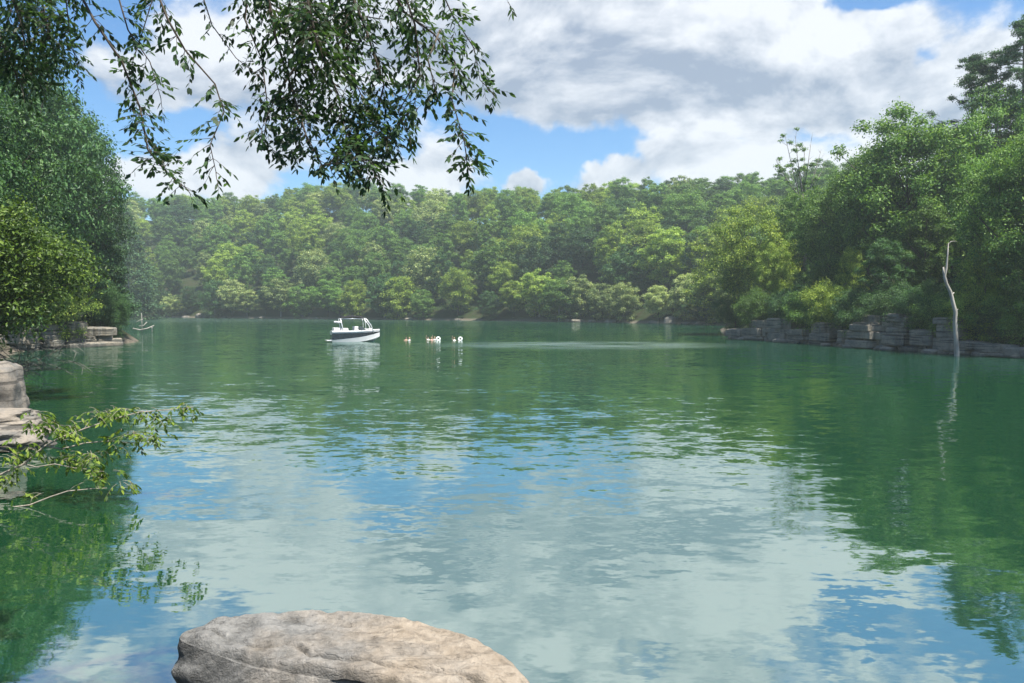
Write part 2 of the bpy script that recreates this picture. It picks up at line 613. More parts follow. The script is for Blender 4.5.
build_terrain()
wb = MB()
wb.v = [Vector((-420, -40, 0)), Vector((150, -40, 0)), Vector((150, 420, 0)), Vector((-420, 420, 0))]
wb.f = [(0, 1, 2, 3)]
tag(wb.build('lake_water', WATER), kind='structure')


def gz(x, y):
    return float(ground_z(np.array([x]), np.array([y]))[0])


# ------------------------------------------------------------------ foliage
def leaf_quads(C, N, S, aspect=0.5, T=None, rnd=None):
    rnd = rnd or rng
    n = len(C)
    N = N / (np.linalg.norm(N, axis=1, keepdims=True) + 1e-9)
    if T is None:
        T = rnd.normal(size=(n, 3))
    T = T - N * np.sum(T * N, 1, keepdims=True)
    T = T / (np.linalg.norm(T, axis=1, keepdims=True) + 1e-9)
    B = np.cross(N, T)
    S = np.asarray(S).reshape(-1, 1)
    V = np.stack([C - T * S, C + B * S * aspect + N * S * 0.16 - T * S * 0.1, C + T * S, C - B * S * aspect + N * S * 0.16 - T * S * 0.1], 1).reshape(-1, 3)
    Q = np.arange(4 * n).reshape(n, 4)
    return V, Q


def lens_leaves(C, T, N, L, W):
    """lanceolate leaves, six vertices each: C base, T direction of the leaf"""
    n = len(C)
    T = T / (np.linalg.norm(T, axis=1, keepdims=True) + 1e-9)
    N = N - T * np.sum(T * N, 1, keepdims=True)
    N = N / (np.linalg.norm(N, axis=1, keepdims=True) + 1e-9)
    B = np.cross(N, T)
    L = np.asarray(L).reshape(-1, 1); W = np.asarray(W).reshape(-1, 1)
    droop = -N * L * 0.10
    P0 = C; P1 = C + T * L * 0.33 + B * W; P2 = C + T * L * 0.70 + B * W * 0.75 + droop * 0.5
    P3 = C + T * L + droop; P4 = C + T * L * 0.70 - B * W * 0.75 + droop * 0.5; P5 = C + T * L * 0.33 - B * W
    V = np.stack([P0, P1, P2, P3, P4, P5], 1).reshape(-1, 3)
    i = np.arange(n)[:, None] * 6
    Q = np.concatenate([i + np.array([[0, 1, 5, 5]])[:, :3]], 0)
    q2 = i + np.array([[1, 2, 4, 5]]); q3 = i + np.array([[2, 3, 4]])
    return V, [Q, q2, q3]


def clumps_to_leaves(centers, radii, per, size, rnd, flat=0.7, up=0.6, aspect=0.5):
    K = len(centers)
    cnt = np.maximum((per * (radii / radii.mean()) ** 2).astype(int), 4)
    idx = np.repeat(np.arange(K), cnt)
    n = len(idx)
    d = rnd.normal(size=(n, 3)); d /= np.linalg.norm(d, axis=1, keepdims=True)
    flip = (rnd.random(n) < up) & (d[:, 2] < 0)
    d[flip, 2] *= -1
    rr = rnd.random(n) ** 0.45 * (1 + 0.25 * rnd.normal(size=n))
    C = centers[idx] + d * (radii[idx] * rr)[:, None] * np.array([1, 1, flat])
    N = d * 0.6 + np.array([0, 0, 0.55]) + rnd.normal(size=(n, 3)) * 0.45
    S = size * (0.6 + 0.8 * rnd.random(n))
    return leaf_quads(C, N, S, aspect, rnd=rnd)


def make_tree(seed, H=18.0, Rad=5.5, base=0.22, K=58, per=260, leaf=0.215, shape='round', trunk_r=0.28, lump=0.28):
    """returns (crown verts, faces), trunk MB"""
    rnd = np.random.default_rng(seed)
    tb = MB()
    lean = rnd.normal(size=2) * 0.02 * H
    def spine(t):
        return np.array([lean[0] * t * t + 0.12 * math.sin(t * 5 + seed), lean[1] * t * t + 0.12 * math.cos(t * 4 + seed), H * t])
    topf = 0.76
    tb.tube([spine(t) for t in np.linspace(-0.03, topf, 9)], [trunk_r * (1 - 0.80 * t) * (1.35 if t < 0.05 else 1) for t in np.linspace(0, 1, 9)], 8)
    cz = H * (base + (1 - base) * 0.5); Rz = H * (1 - base) * 0.5
    ga = math.pi * (3 - math.sqrt(5))
    lob = rnd.normal(size=(7, 3)); lob /= np.linalg.norm(lob, axis=1, keepdims=True)
    cs, rs = [], []
    for i in range(K):
        z = 1 - 2 * (i + 0.5) / K
        r = math.sqrt(1 - z * z); th = ga * i + rnd.normal() * 0.25
        d = np.array([r * math.cos(th), r * math.sin(th), z])
        l = 1 + lump * (np.max(lob @ d) - 0.55) + rnd.normal() * 0.07
        f = l * (0.45 + 0.60 * rnd.random() ** 0.7)
        if z > 0.55: f = min(f, 1.02)
        if shape == 'cone':
            t = (z + 1) / 2
            rr = Rad * (1.05 - t) ** 0.8 * (0.6 + 0.5 * rnd.random())
            c = np.array([rr * math.cos(th), rr * math.sin(th), H * (base + (1 - base) * t)])
            rc = Rad * (0.42 - 0.26 * t)
        else:
            kx = Rad * (1.0 if z > -0.3 else 0.85)
            c = np.array([d[0] * kx * f, d[1] * kx * f, cz + d[2] * Rz * f * (0.92 if z > 0 else 0.95)])
            rc = Rad * (0.15 + 0.14 * rnd.random())
        c[:2] += spine(max(0.1, c[2] / H))[:2]
        cs.append(c); rs.append(rc)
    # inner fill so the crown is not hollow
    for i in range(K // 4):
        d = rnd.normal(size=3); d /= np.linalg.norm(d)
        if shape == 'cone':
            t = rnd.random() * 0.8
            c = np.array([0, 0, H * (base + (1 - base) * t)]) + d * Rad * 0.2
        else:
            c = np.array([d[0] * Rad * 0.45, d[1] * Rad * 0.45, cz + d[2] * Rz * 0.5])
        cs.append(c); rs.append(Rad * 0.3)
    cs = np.array(cs); rs = np.array(rs)
    # limbs
    order = rnd.permutation(K)[:16 if shape != 'cone' else 8]
    for i in order:
        c = cs[i]
        t0 = np.clip((c[2] / H) * 0.62, base * 0.8, 0.78)
        a = spine(t0); m = a * 0.45 + c * 0.55 + np.array([0, 0, -0.04 * H * rnd.random()])
        tb.tube([a, m, c], [trunk_r * 0.42 * (1 - 0.5 * t0), trunk_r * 0.24, trunk_r * 0.08], 5)
    V, Q = clumps_to_leaves(cs, rs, per, leaf, rnd, flat=0.5 if shape == 'cone' else 0.8)
    return (V, Q), tb


def tree_proto(name, seed, mat, bark=BARK, **kw):
    (V, Q), tb = make_tree(seed, **kw)
    H = kw.get('H', 18.0)
    cm = np_mesh(name + '_crown', V, Q, mat)
    tm = tb.mesh(name + '_trunk', bark, True)
    return dict(crown=cm, trunk=tm, H=H, mat=mat)


def place_tree(proto, name, x, y, H, rz, label, cat='tree', group=None, wide=1.0, mat=None, z=None):
    z = gz(x, y) - 0.2 if z is None else z
    e = empty(name, (x, y, z), rz)
    s = H / proto['H']
    e.scale = (s * wide, s * wide, s)
    tag(e, label, cat, group)
    tr = bpy.data.objects.new('trunk', proto['trunk']); link(tr, e)
    cr = bpy.data.objects.new('crown', proto['crown']); link(cr, e)
    if y > 170 and (int(x * 7) % 4) == 0:
        tr.material_slots[0].link = 'OBJECT'; tr.material_slots[0].material = BARK_DEAD
    if mat is not None:
        cr.material_slots[0].link = 'OBJECT'
        cr.material_slots[0].material = mat
    return e


BROAD = [
    tree_proto('broadleaf_a', 1, L_MID, H=18, Rad=5.4, base=0.10, K=84, lump=0.3),
    tree_proto('broadleaf_b', 2, L_MID, H=20, Rad=5.0, base=0.12, K=84, lump=0.4),
    tree_proto('broadleaf_c', 3, L_MID, H=17, Rad=6.2, base=0.08, K=92, lump=0.35),
    tree_proto('broadleaf_d', 4, L_MID, H=19, Rad=4.6, base=0.10, K=78, lump=0.4),
    tree_proto('broadleaf_f', 6, L_MID, H=21, Rad=4.4, base=0.06, K=70, lump=0.6),
    tree_proto('broadleaf_g', 7, L_MID, H=16, Rad=5.8, base=0.05, K=70, lump=0.65),
    tree_proto('broadleaf_e', 5, L_MID, H=15, Rad=5.0, base=-0.02, K=80, lump=0.4),
]
FINE = [
    tree_proto('fine_broadleaf_a', 21, L_MID, H=20, Rad=6.0, base=0.12, K=84, per=400, leaf=0.155, lump=0.6),
    tree_proto('fine_broadleaf_b', 22, L_MID, H=20, Rad=5.0, base=0.05, K=80, per=400, leaf=0.155, lump=0.65),
    tree_proto('fine_broadleaf_c', 23, L_MID, H=18, Rad=7.0, base=0.08, K=92, per=400, leaf=0.155, lump=0.7),
]
CEDAR = tree_proto('cedar', 31, L_CON, H=14, Rad=3.2, base=0.04, K=80, per=260, leaf=0.12, shape='cone', trunk_r=0.2)
BUSH = tree_proto('bush', 41, L_YEL, H=6, Rad=4.0, base=-0.05, K=90, per=420, leaf=0.085, trunk_r=0.12, lump=0.5)

HIGHBUSH = tree_proto('high_bush', 42, L_YEL, H=6, Rad=4.0, base=0.24, K=90, per=420, leaf=0.085, trunk_r=0.12, lump=0.5)

MATN = {'m': (L_MID, 'mid green'), 'y': (L_YEL, 'yellow-green'), 'd': (L_DRK, 'dark green'), 'p': (L_PAL, 'pale silvery'), 'o': (L_OLV, 'olive green')}


# ---- far hillside forest
def project(x, y, z):
    Y = y * math.cos(PITCH) - (z - CAMZ) * math.sin(PITCH)
    Zc = (z - CAMZ) * math.cos(PITCH) + y * math.sin(PITCH)
    return 512 + F * x / Y, 341.5 - F * Zc / Y


def far_forest():
    r = random.Random(5)
    pts = []
    cand = []
    for _ in range(30000):
        x = r.uniform(-250, 110); y = r.uniform(160, 460)
        cand.append((x, y))
    ca = np.array(cand)
    d = lake_dist(ca[:, 0], ca[:, 1])
    z = ground_z(ca[:, 0], ca[:, 1])
    def ok(x, y, md):
        for (a, b, *_q) in pts:
            if (a - x) ** 2 + (b - y) ** 2 < md * md:
                return False
        return True
    # front row first, then the slope
    for lo, hi, md, row in ((0.6, 3.4, 6.6, 0), (5, 30, 9.2, 1), (30, 62, 10.0, 2), (62, 112, 10.8, 3)):
        for i in range(len(ca)):
            if lo < d[i] < hi:
                x, y = ca[i]
                px = 512 + F * x / y
                if px < 95 or px > 880 or (y < 185 and x > 52):
                    continue
                if y < 175:
                    continue
                if ok(x, y, md):
                    pts.append((x, y, d[i], row, px))
    return pts


far_pts = far_forest()


def zone(px):
    for lim, nm in ((215, 'left of the shore rocks'), (325, 'left of the boat'), (395, 'behind the boat'), (470, 'behind the swimmers'),
                    (555, 'right of the swimmers'), (640, 'above the brown bank'), (730, 'right of the brown bank')):
        if px < lim: return nm
    return 'behind the right bluff'


rr = random.Random(9)
rows = {0: [], 1: [], 2: [], 3: []}
for p_ in far_pts:
    rows[p_[3]].append(p_)
ORD = lambda n: f"{n}{'th' if 10 <= n % 100 <= 20 else {1: 'st', 2: 'nd', 3: 'rd'}.get(n % 10, 'th')}"
cntfar = 0
ROWN = {1: 'lower slope', 2: 'middle slope', 3: 'hilltop'}
used = {}
for row in (0, 1, 2, 3):
    lst = sorted(rows[row], key=lambda q: q[4])
    for k, (x, y, d_, _r, px) in enumerate(lst):
        if cntfar >= 296:
            break
        u = rr.random()
        # colour changes in broad drifts across the hillside
        dr = math.sin(x * 0.045 + 1.0) + math.sin(y * 0.06 + x * 0.02)
        if row == 0:
            mk = 'p' if (560 < px < 720 or 150 < px < 300) and u < 0.65 else ('y' if u < 0.3 else ('m' if u < 0.75 else 'd'))
        else:
            mk = 'y' if u < 0.22 + 0.12 * dr else ('m' if u < 0.72 else ('d' if u < 0.9 else 'p'))
        mat, cn = MATN[mk]
        pi = rr.randrange(7) if row else rr.choice([0, 2, 5, 6, 6])
        H = rr.uniform(13, 22) if row else rr.uniform(10, 16.5)
        if row == 3: H = rr.uniform(13.5, 19)
        shape = ['round-crowned', 'tall narrow', 'broad spreading', 'slender lumpy', 'tall ragged', 'wide uneven', 'low bushy'][pi]
        if row == 0:
            lab = f"{shape} {cn} tree, {ORD(k + 1)} from left along the far waterline"
        else:
            lab = f"{cn} {shape} tree, {ROWN[row]} {zone(px)}"
            used[lab] = used.get(lab, 0) + 1
            if used[lab] > 1:
                lab += f", {ORD(used[lab])} such from left"
        place_tree(BROAD[pi], 'broadleaf_tree', x, y, H, rr.uniform(0, 6.28), lab, 'tree',
                   'trees on the far hillside' if row else 'trees along the far waterline', rr.uniform(0.92, 1.2) * (1.0 if row else 1.12), mat)
        cntfar += 1
open('/tmp/far.txt', 'w').write(str((cntfar, [len(rows[k]) for k in rows])))

# ---- right bluff trees: px, top y, distance, proto, mat, width, label
RIGHT = [
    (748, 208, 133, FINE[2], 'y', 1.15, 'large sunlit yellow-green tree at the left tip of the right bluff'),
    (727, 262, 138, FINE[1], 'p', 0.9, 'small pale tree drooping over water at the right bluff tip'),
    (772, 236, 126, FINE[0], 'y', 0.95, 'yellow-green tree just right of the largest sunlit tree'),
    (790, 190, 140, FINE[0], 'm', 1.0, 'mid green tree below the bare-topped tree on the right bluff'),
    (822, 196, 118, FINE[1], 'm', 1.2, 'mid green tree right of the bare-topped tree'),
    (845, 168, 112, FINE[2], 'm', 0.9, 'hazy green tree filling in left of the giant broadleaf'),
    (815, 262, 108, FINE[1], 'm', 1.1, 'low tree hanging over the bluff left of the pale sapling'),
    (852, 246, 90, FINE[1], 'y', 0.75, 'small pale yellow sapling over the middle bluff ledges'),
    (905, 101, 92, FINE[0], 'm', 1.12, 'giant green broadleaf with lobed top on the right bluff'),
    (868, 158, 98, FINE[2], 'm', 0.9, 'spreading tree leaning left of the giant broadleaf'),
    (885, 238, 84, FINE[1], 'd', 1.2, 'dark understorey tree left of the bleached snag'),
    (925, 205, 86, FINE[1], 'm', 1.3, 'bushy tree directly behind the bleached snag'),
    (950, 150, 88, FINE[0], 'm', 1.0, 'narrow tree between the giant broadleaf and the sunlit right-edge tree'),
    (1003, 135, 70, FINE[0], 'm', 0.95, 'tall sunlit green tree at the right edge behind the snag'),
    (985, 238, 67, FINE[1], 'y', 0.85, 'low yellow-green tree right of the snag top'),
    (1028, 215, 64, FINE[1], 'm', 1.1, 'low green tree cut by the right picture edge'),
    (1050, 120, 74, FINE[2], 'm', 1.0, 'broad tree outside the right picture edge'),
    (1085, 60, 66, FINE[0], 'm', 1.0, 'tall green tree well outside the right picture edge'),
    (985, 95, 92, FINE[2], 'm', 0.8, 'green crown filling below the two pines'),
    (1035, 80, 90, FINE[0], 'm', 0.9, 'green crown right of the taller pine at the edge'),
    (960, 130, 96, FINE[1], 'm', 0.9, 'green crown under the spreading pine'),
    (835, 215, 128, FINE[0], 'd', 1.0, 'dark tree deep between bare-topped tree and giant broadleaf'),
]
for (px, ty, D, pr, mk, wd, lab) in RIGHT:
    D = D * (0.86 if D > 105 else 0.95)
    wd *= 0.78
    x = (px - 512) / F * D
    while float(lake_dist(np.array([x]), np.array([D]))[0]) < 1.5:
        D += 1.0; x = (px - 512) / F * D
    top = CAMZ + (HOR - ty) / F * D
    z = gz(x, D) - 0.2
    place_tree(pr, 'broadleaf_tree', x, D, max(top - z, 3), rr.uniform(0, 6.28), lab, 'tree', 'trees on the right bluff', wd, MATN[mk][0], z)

# undergrowth row overhanging the right cliff
ub = random.Random(3)
for k, (px, ty, D, mk) in enumerate([(735, 296, 128, 'd'), (762, 290, 122, 'm'), (790, 284, 112, 'd'), (812, 288, 102, 'm'), (836, 282, 94, 'y'),
                                     (862, 286, 88, 'd'), (893, 284, 82, 'd'), (918, 282, 78, 'd'), (940, 290, 75, 'm'), (972, 285, 71, 'y'), (1000, 290, 68, 'd'), (1022, 285, 66, 'm')]):
    while float(lake_dist(np.array([x_ := (px - 512) / F * D]), np.array([D]))[0]) > 2.2:
        D -= 0.5
    while float(lake_dist(np.array([x_ := (px - 512) / F * D]), np.array([D]))[0]) < 2.2:
        D += 0.5
    x = x_
    z = max(gz(x, D), 1.3) - 0.2
    top = CAMZ + (HOR - ty) / F * D
    place_tree(BUSH, 'shrub', x, D, max(top - z, 2.4), ub.uniform(0, 6.28), f'{MATN[mk][1]} shrub on the right cliff edge, {ORD(k + 1)} from the bluff tip',
               'shrub', 'shrubs on the right cliff edge', ub.uniform(0.7, 1.0), MATN[mk][0], z)

# ---- left bank trees
LEFT = [  # most take the dark leaves, which put the bank's shade into their colour
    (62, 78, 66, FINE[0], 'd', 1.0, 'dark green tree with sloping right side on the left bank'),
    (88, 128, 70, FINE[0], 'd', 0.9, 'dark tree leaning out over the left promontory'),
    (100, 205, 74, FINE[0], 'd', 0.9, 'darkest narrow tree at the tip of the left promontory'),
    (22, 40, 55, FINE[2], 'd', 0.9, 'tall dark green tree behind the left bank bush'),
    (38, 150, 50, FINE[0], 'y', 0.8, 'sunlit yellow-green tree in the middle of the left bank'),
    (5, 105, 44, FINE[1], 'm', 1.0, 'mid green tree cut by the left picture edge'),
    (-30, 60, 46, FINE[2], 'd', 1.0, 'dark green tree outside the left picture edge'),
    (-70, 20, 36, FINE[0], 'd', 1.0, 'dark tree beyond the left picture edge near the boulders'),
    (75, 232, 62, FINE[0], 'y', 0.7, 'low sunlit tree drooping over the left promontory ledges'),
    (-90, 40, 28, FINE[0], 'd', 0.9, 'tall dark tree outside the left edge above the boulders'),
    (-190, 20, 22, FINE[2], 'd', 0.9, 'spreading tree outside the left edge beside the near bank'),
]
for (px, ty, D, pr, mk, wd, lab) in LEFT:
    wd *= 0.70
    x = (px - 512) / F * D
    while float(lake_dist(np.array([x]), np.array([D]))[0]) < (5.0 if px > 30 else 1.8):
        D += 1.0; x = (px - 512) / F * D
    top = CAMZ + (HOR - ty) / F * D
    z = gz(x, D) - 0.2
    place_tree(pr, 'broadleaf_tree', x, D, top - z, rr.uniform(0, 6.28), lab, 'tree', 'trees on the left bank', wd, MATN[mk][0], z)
for (px, ty, D, mk, wd, lab) in [
    (112, 286, 84.5, 'd', 0.5, 'small dark bush at the very tip of the left promontory'),
    (50, 268, 70, 'y', 0.7, 'sunlit olive bush hanging over the dark cove'),
    (-35, 205, 33, 'o', 0.86, 'large olive green bush above the pale left boulder'),
]:
    x = (px - 512) / F * D
    while float(lake_dist(np.array([x]), np.array([D]))[0]) < 1.0:
        D += 0.5; x = (px - 512) / F * D
    z = max(gz(x, D), 1.4) - 0.2
    top = CAMZ + (HOR - ty) / F * D
    place_tree(HIGHBUSH if px == -35 else BUSH, 'shrub', x, D, max(top - z, 1.8), rr.uniform(0, 6.28), lab, 'shrub', 'shrubs on the left bank', wd, MATN[mk][0], z)


# ---- cedars, pines and the bare-topped tree
def pine_tree(px, ty, D, seed, lab, spread=1.0):
    x = (px - 512) / F * D
    z = gz(x, D) - 0.2
    H = CAMZ + (HOR - ty) / F * D - z
    rnd = np.random.default_rng(seed)
    e = empty('pine_tree', (x, D, z)); tag(e, lab, 'pine', 'pines at the top of the right bluff')
    tb = MB()
    tb.tube([(0.2 * math.sin(t * 4), 0.1 * math.sin(t * 3), H * t) for t in np.linspace(0, 0.985, 9)], [0.30 * (1 - 0.85 * t) for t in np.linspace(0, 1, 9)], 8)
    cs, rs = [], []
    nb = 34
    for i in range(nb):
        t = 0.50 + 0.49 * i / nb
        a = rnd.random() * 6.28
        L = spread * (0.8 + 3.6 * (1 - t) / 0.5 + rnd.random() * 1.3) * (0.9 if t < 0.95 else 0.5)
        p0 = Vector((0.1, 0, H * t)); dv = Vector((math.cos(a), math.sin(a), 0.10 + 0.3 * rnd.random()))
        p1 = p0 + dv * L * 0.55 + Vector((0, 0, -0.1)); p2 = p0 + dv * L + Vector((0, 0, 0.25))
        tb.tube([p0, p1, p2], [0.075, 0.05, 0.02], 5)
        for q in range(4):
            f = 0.45 + 0.58 * q / 3
            c = p0.lerp(p2, f) + Vector(rnd.normal(size=3)) * 0.28
            cs.append(tuple(c)); rs.append(0.5 + 0.35 * rnd.random())
    for q in range(5):
        cs.append((rnd.normal() * 0.25, rnd.normal() * 0.25, H * (0.95 + 0.012 * q))); rs.append(0.4)
    V, Q = clumps_to_leaves(np.array(cs), np.array(rs), 130, 0.14, rnd, flat=0.45, aspect=0.3)
    tb.build('trunk', BARK, e, True)
    link(bpy.data.objects.new('crown', np_mesh('pine_crown', V, Q, L_CON)), e)


pine_tree(966, 60, 90, 61, 'spreading pine with layered open crown on the right skyline', 1.15)
pine_tree(990, 58, 88, 62, 'slim pine standing between the two other right-edge pines', 0.8)
pine_tree(1016, 22, 86, 63, 'tallest pine at the top right corner of the view', 0.9)


def bare_tree():
    px, D = 803, 112
    x = (px - 512) / F * D
    z = gz(x, D) - 0.2
    e = empty('dying_tree', (x, D, z))
    tag(e, 'sparse half-dead tree with bare upper branches above the right bluff', 'tree')
    H = CAMZ + (HOR - 135) / F * D - z
    rnd = np.random.default_rng(77)
    tb = MB()
    tb.tube([(0, 0, 0), (0.2, 0, H * 0.3), (-0.3, 0, H * 0.6), (-1.0, 0, H * 0.8)], [0.3, 0.25, 0.18, 0.1], 8)
    tops = [(-3.2, 0.2, 1.0), (-1.9, -0.5, 0.98), (0.9, 0.3, 0.97), (2.1, -0.4, 0.90), (-4.3, 0.4, 0.84), (3.0, 0.5, 0.80), (0.1, 0.8, 0.93)]
    cs, rs = [], []
    for i, (dx, dy, t) in enumerate(tops):
        a = Vector((-0.3, 0, H * (0.55 + 0.05 * (i % 3)))); b = Vector((dx, dy, H * t))
        m = a.lerp(b, 0.5) + Vector((0, 0, -0.5))
        tb.tube([a, m, b], [0.11, 0.07, 0.02], 5)
        for q in range(7):
            f = 0.35 + 0.6 * q / 6
            p = (m.lerp(b, (f - 0.5) * 2) if f > 0.5 else a.lerp(m, f * 2))
            dd = Vector(rnd.normal(size=3)) * 0.7 + Vector((0, 0, 0.7))
            tb.tube([p, p + dd], [0.03, 0.008], 4)
            if i in (0, 1, 4, 6) or q < 2:
                cs.append(tuple(p + dd * 0.8)); rs.append(0.40 + 0.25 * rnd.random())
    for q in range(26):
        a = rnd.random() * 6.28; r_ = 2.6 * math.sqrt(rnd.random())
        cs.append((r_ * math.cos(a), r_ * math.sin(a), H * (0.35 + 0.3 * rnd.random()))); rs.append(0.9)
    V, Q = clumps_to_leaves(np.array(cs), np.array(rs), 150, 0.13, rnd)
    tb.build('trunk', BARK_GREY, e, True)
    link(bpy.data.objects.new('crown', np_mesh('dying_crown', V, Q, L_MID)), e)


bare_tree()

for k, (px, ty, D, lab) in enumerate([
    (128, 205, 270, 'dark conical cedar above the left end of the far shore'),
    (690, 235, 205, 'dark conical cedar left of the right bluff tip'),
    (915, 225, 90, 'dark conical cedar behind the bleached snag'),
    (108, 222, 89, 'dark conical cedar on the left promontory tip'),
]):
    x = (px - 512) / F * D
    z = gz(x, D) - 0.2
    place_tree(CEDAR, 'cedar_tree', x, D, CAMZ + (HOR - ty) / F * D - z, k, lab, 'cedar', None, 1.0, None, z)


# more trees behind the right bluff and left bank so the woods have depth
fill = random.Random(21)
taken = []
nf = 0
for _ in range(4000):
    x = fill.uniform(50, 130); y = fill.uniform(66, 172)
    d_ = float(lake_dist(np.array([x]), np.array([y]))[0])
    if d_ < 14 or any((a - x) ** 2 + (b - y) ** 2 < 95 for a, b in taken): continue
    px = 512 + F * x / y
    if px > 1180: continue
    taken.append((x, y)); nf += 1
    H = min(fill.uniform(12, 17), CAMZ + (HOR - np.interp(px, [700, 800, 860, 900, 960, 1010, 1200], [188, 170, 140, 115, 85, 60, 40])) / F * y - gz(x, y))
    if H < 7: continue
    place_tree(BROAD[fill.randrange(5)], 'broadleaf_tree', x, y, H, fill.uniform(0, 6.28), 'green tree deep in the woods behind the right bluff', 'tree',
               'woods behind the right bluff', 1.0, [L_MID, L_DRK][fill.randrange(2)])
for _ in range(3000):
    x = fill.uniform(-120, -30); y = fill.uniform(30, 110)
    d_ = float(lake_dist(np.array([x]), np.array([y]))[0])
    if d_ < 8 or any((a - x) ** 2 + (b - y) ** 2 < 100 for a, b in taken): continue
    px = 512 + F * x / y
    if px < -120: continue
    if px > 70: continue
    taken.append((x, y))
    H = min(fill.uniform(12, 17), CAMZ + (HOR - np.interp(px, [-200, 0, 60, 130], [60, 85, 120, 250])) / F * y - gz(x, y))
    if H < 6: continue
    place_tree(BROAD[fill.randrange(5)], 'broadleaf_tree', x, y, H, fill.uniform(0, 6.28), 'green tree deep in the woods behind the left bank', 'tree',
               'woods behind the left bank', 1.0, [L_MID, L_DRK][fill.randrange(2)])


# ------------------------------------------------------------------ rocks
def strata_rock(name, x, y, rz, w, d, h, layers, seed, label, group, mat=ROCK, z0=-0.6, cat='rock ledge', lean=0.0, seg=40, sub=4):
    """stacked slabs with broken outlines, lofted as one block"""
    rnd = random.Random(seed)
    mb = MB()
    zs = [z0]
    hs = [rnd.uniform(0.35, 1.9) for _ in range(layers)]
    k = (h - z0) / sum(hs)
    rings = []
    zc = z0
    for li in range(layers):
        th = hs[li] * k
        ins = 1.0 - 0.04 * li * rnd.random() + rnd.uniform(-0.11, 0.07)
        rot_ = rnd.random(); ra_ = rnd.uniform(-0.10, 0.10)
        ox = rnd.uniform(-0.07, 0.07) * w; oy = rnd.uniform(-0.06, 0.06) * d + lean * li
        for (fz, k2) in ((0.0, 0.955), (0.10, 1.0), (0.5, 1.0), (0.88, 1.0), (1.0, 0.95)):
            ring = []
            for s in range(seg):
                a = 2 * math.pi * s / seg
                ca, sa = math.cos(a), math.sin(a)
                e = 0.30 + 0.45 * rot_
                px_ = math.copysign(abs(ca) ** e, ca) * w / 2
                py_ = math.copysign(abs(sa) ** e, sa) * d / 2
                q = Vector((px_ * 0.7, py_ * 0.7, zc * 0.35 + seed * 3.1 + li * 0.9))
                nn = mnoise.noise(q) * 0.30 + mnoise.noise(q * 2.7) * 0.16 + (mnoise.noise(Vector((px_, py_, seed + li * 2.0)) * 2.3) > 0.12) * -0.11
                kk = ins * k2 * (1 + nn)
                px_, py_ = px_ - py_ * ra_, py_ + px_ * ra_
                ring.append((px_ * kk + ox, py_ * kk + oy, zc + th * fz + 0.05 * mnoise.noise(Vector((px_, py_, seed)) * 1.5)))
            rings.append(ring)
        zc += th
    # close the top with shrinking rings
    last = rings[-1]
    cx = sum(p[0] for p in last) / seg; cy = sum(p[1] for p in last) / seg
    for f, up in ((0.7, 0.05), (0.35, 0.07)):
        rings.append([(cx + (p[0] - cx) * f, cy + (p[1] - cy) * f, p[2] + up + 0.08 * mnoise.noise(Vector((p[0], p[1], seed)) * 2)) for p in last])
    mb.loft(rings)
    o = mb.build(name, mat)
    o.location = (x, y, 0); o.rotation_euler = (0, 0, rz)
    tag(o, label, cat, group)
    return o


def boulder(name, x, y, z, sx_, sy_, sz_, seed, label, mat, rz=0.0, sub=5, rough=0.22, box=0.5, cat='boulder', group=None):
    import bmesh
    bm = bmesh.new()
    bmesh.ops.create_icosphere(bm, subdivisions=sub, radius=1.0)
    for v in bm.verts:
        c = v.co.copy()
        m = max(abs(c.x), abs(c.y), abs(c.z))
        c = c.lerp(c / m * 0.86, box)
        q = c + Vector((seed * 7.3, seed, 0))
        n = mnoise.noise(q * 1.3) * rough + mnoise.noise(q * 3.5) * rough * 0.4 - abs(mnoise.noise(q * 6)) * rough * 0.25 + mnoise.noise(q * 14) * rough * 0.06
        st = mnoise.noise(Vector((q.x * 0.6, q.y * 0.6, q.z * 4))) * rough * 0.15
        c = c * (1 + n + st)
        v.co = Vector((c.x * sx_, c.y * sy_, c.z * sz_))
    me = bpy.data.meshes.new(name); bm.to_mesh(me); bm.free()
    me.materials.append(mat)
    me.polygons.foreach_set('use_smooth', [True] * len(me.polygons))
    o = bpy.data.objects.new(name, me); link(o)
    o.location = (x, y, z); o.rotation_euler = (0, 0, rz)
    tag(o, label, cat, group)
    return o


# right cliff: waterline ledges, then taller blocks
rc = [
    # px, D, width m, depth, height, layers, label
    (737, 126, 5.0, 5.0, 1.3, 3, 'low pale ledge at the tip of the right bluff'),
    (756, 120, 4.2, 4.0, 2.6, 4, 'squat block next to the bluff tip'),
    (776, 113, 4.0, 4.0, 2.9, 4, 'dark-sided block third along the right cliff'),
    (797, 105, 4.4, 4.0, 1.6, 3, 'long low shelf under the bluff left of the gap'),
    (818, 98, 3.6, 4.0, 2.5, 4, 'narrow upright block beside the dark gap'),
    (842, 90.5, 3.0, 4.0, 1.8, 3, 'stepped pale block just right of the dark gap'),
    (866, 85.5, 4.2, 4.5, 3.4, 7, 'tall layered slab stack in the middle of the cliff'),
    (893, 81, 3.8, 4.5, 3.6, 7, 'dark layered stack left of the cave shadow'),
    (921, 77.5, 3.0, 4.0, 2.1, 4, 'shaded block inside the cave shadow'),
    (944, 73, 2.2, 3.0, 3.3, 4, 'grey upright block left of the bleached snag'),
    (968, 69.5, 2.8, 3.2, 1.15, 3, 'low tan ledge at the foot of the bleached snag'),
    (995, 67, 3.0, 3.0, 1.0, 3, 'low tan ledge right of the bleached snag'),
    (1022, 64.5, 3.2, 3.0, 0.8, 2, 'flat pale ledge at the right picture edge'),
    (1060, 61, 5.0, 3.0, 1.2, 3, 'flat ledge beyond the right picture edge'),
]
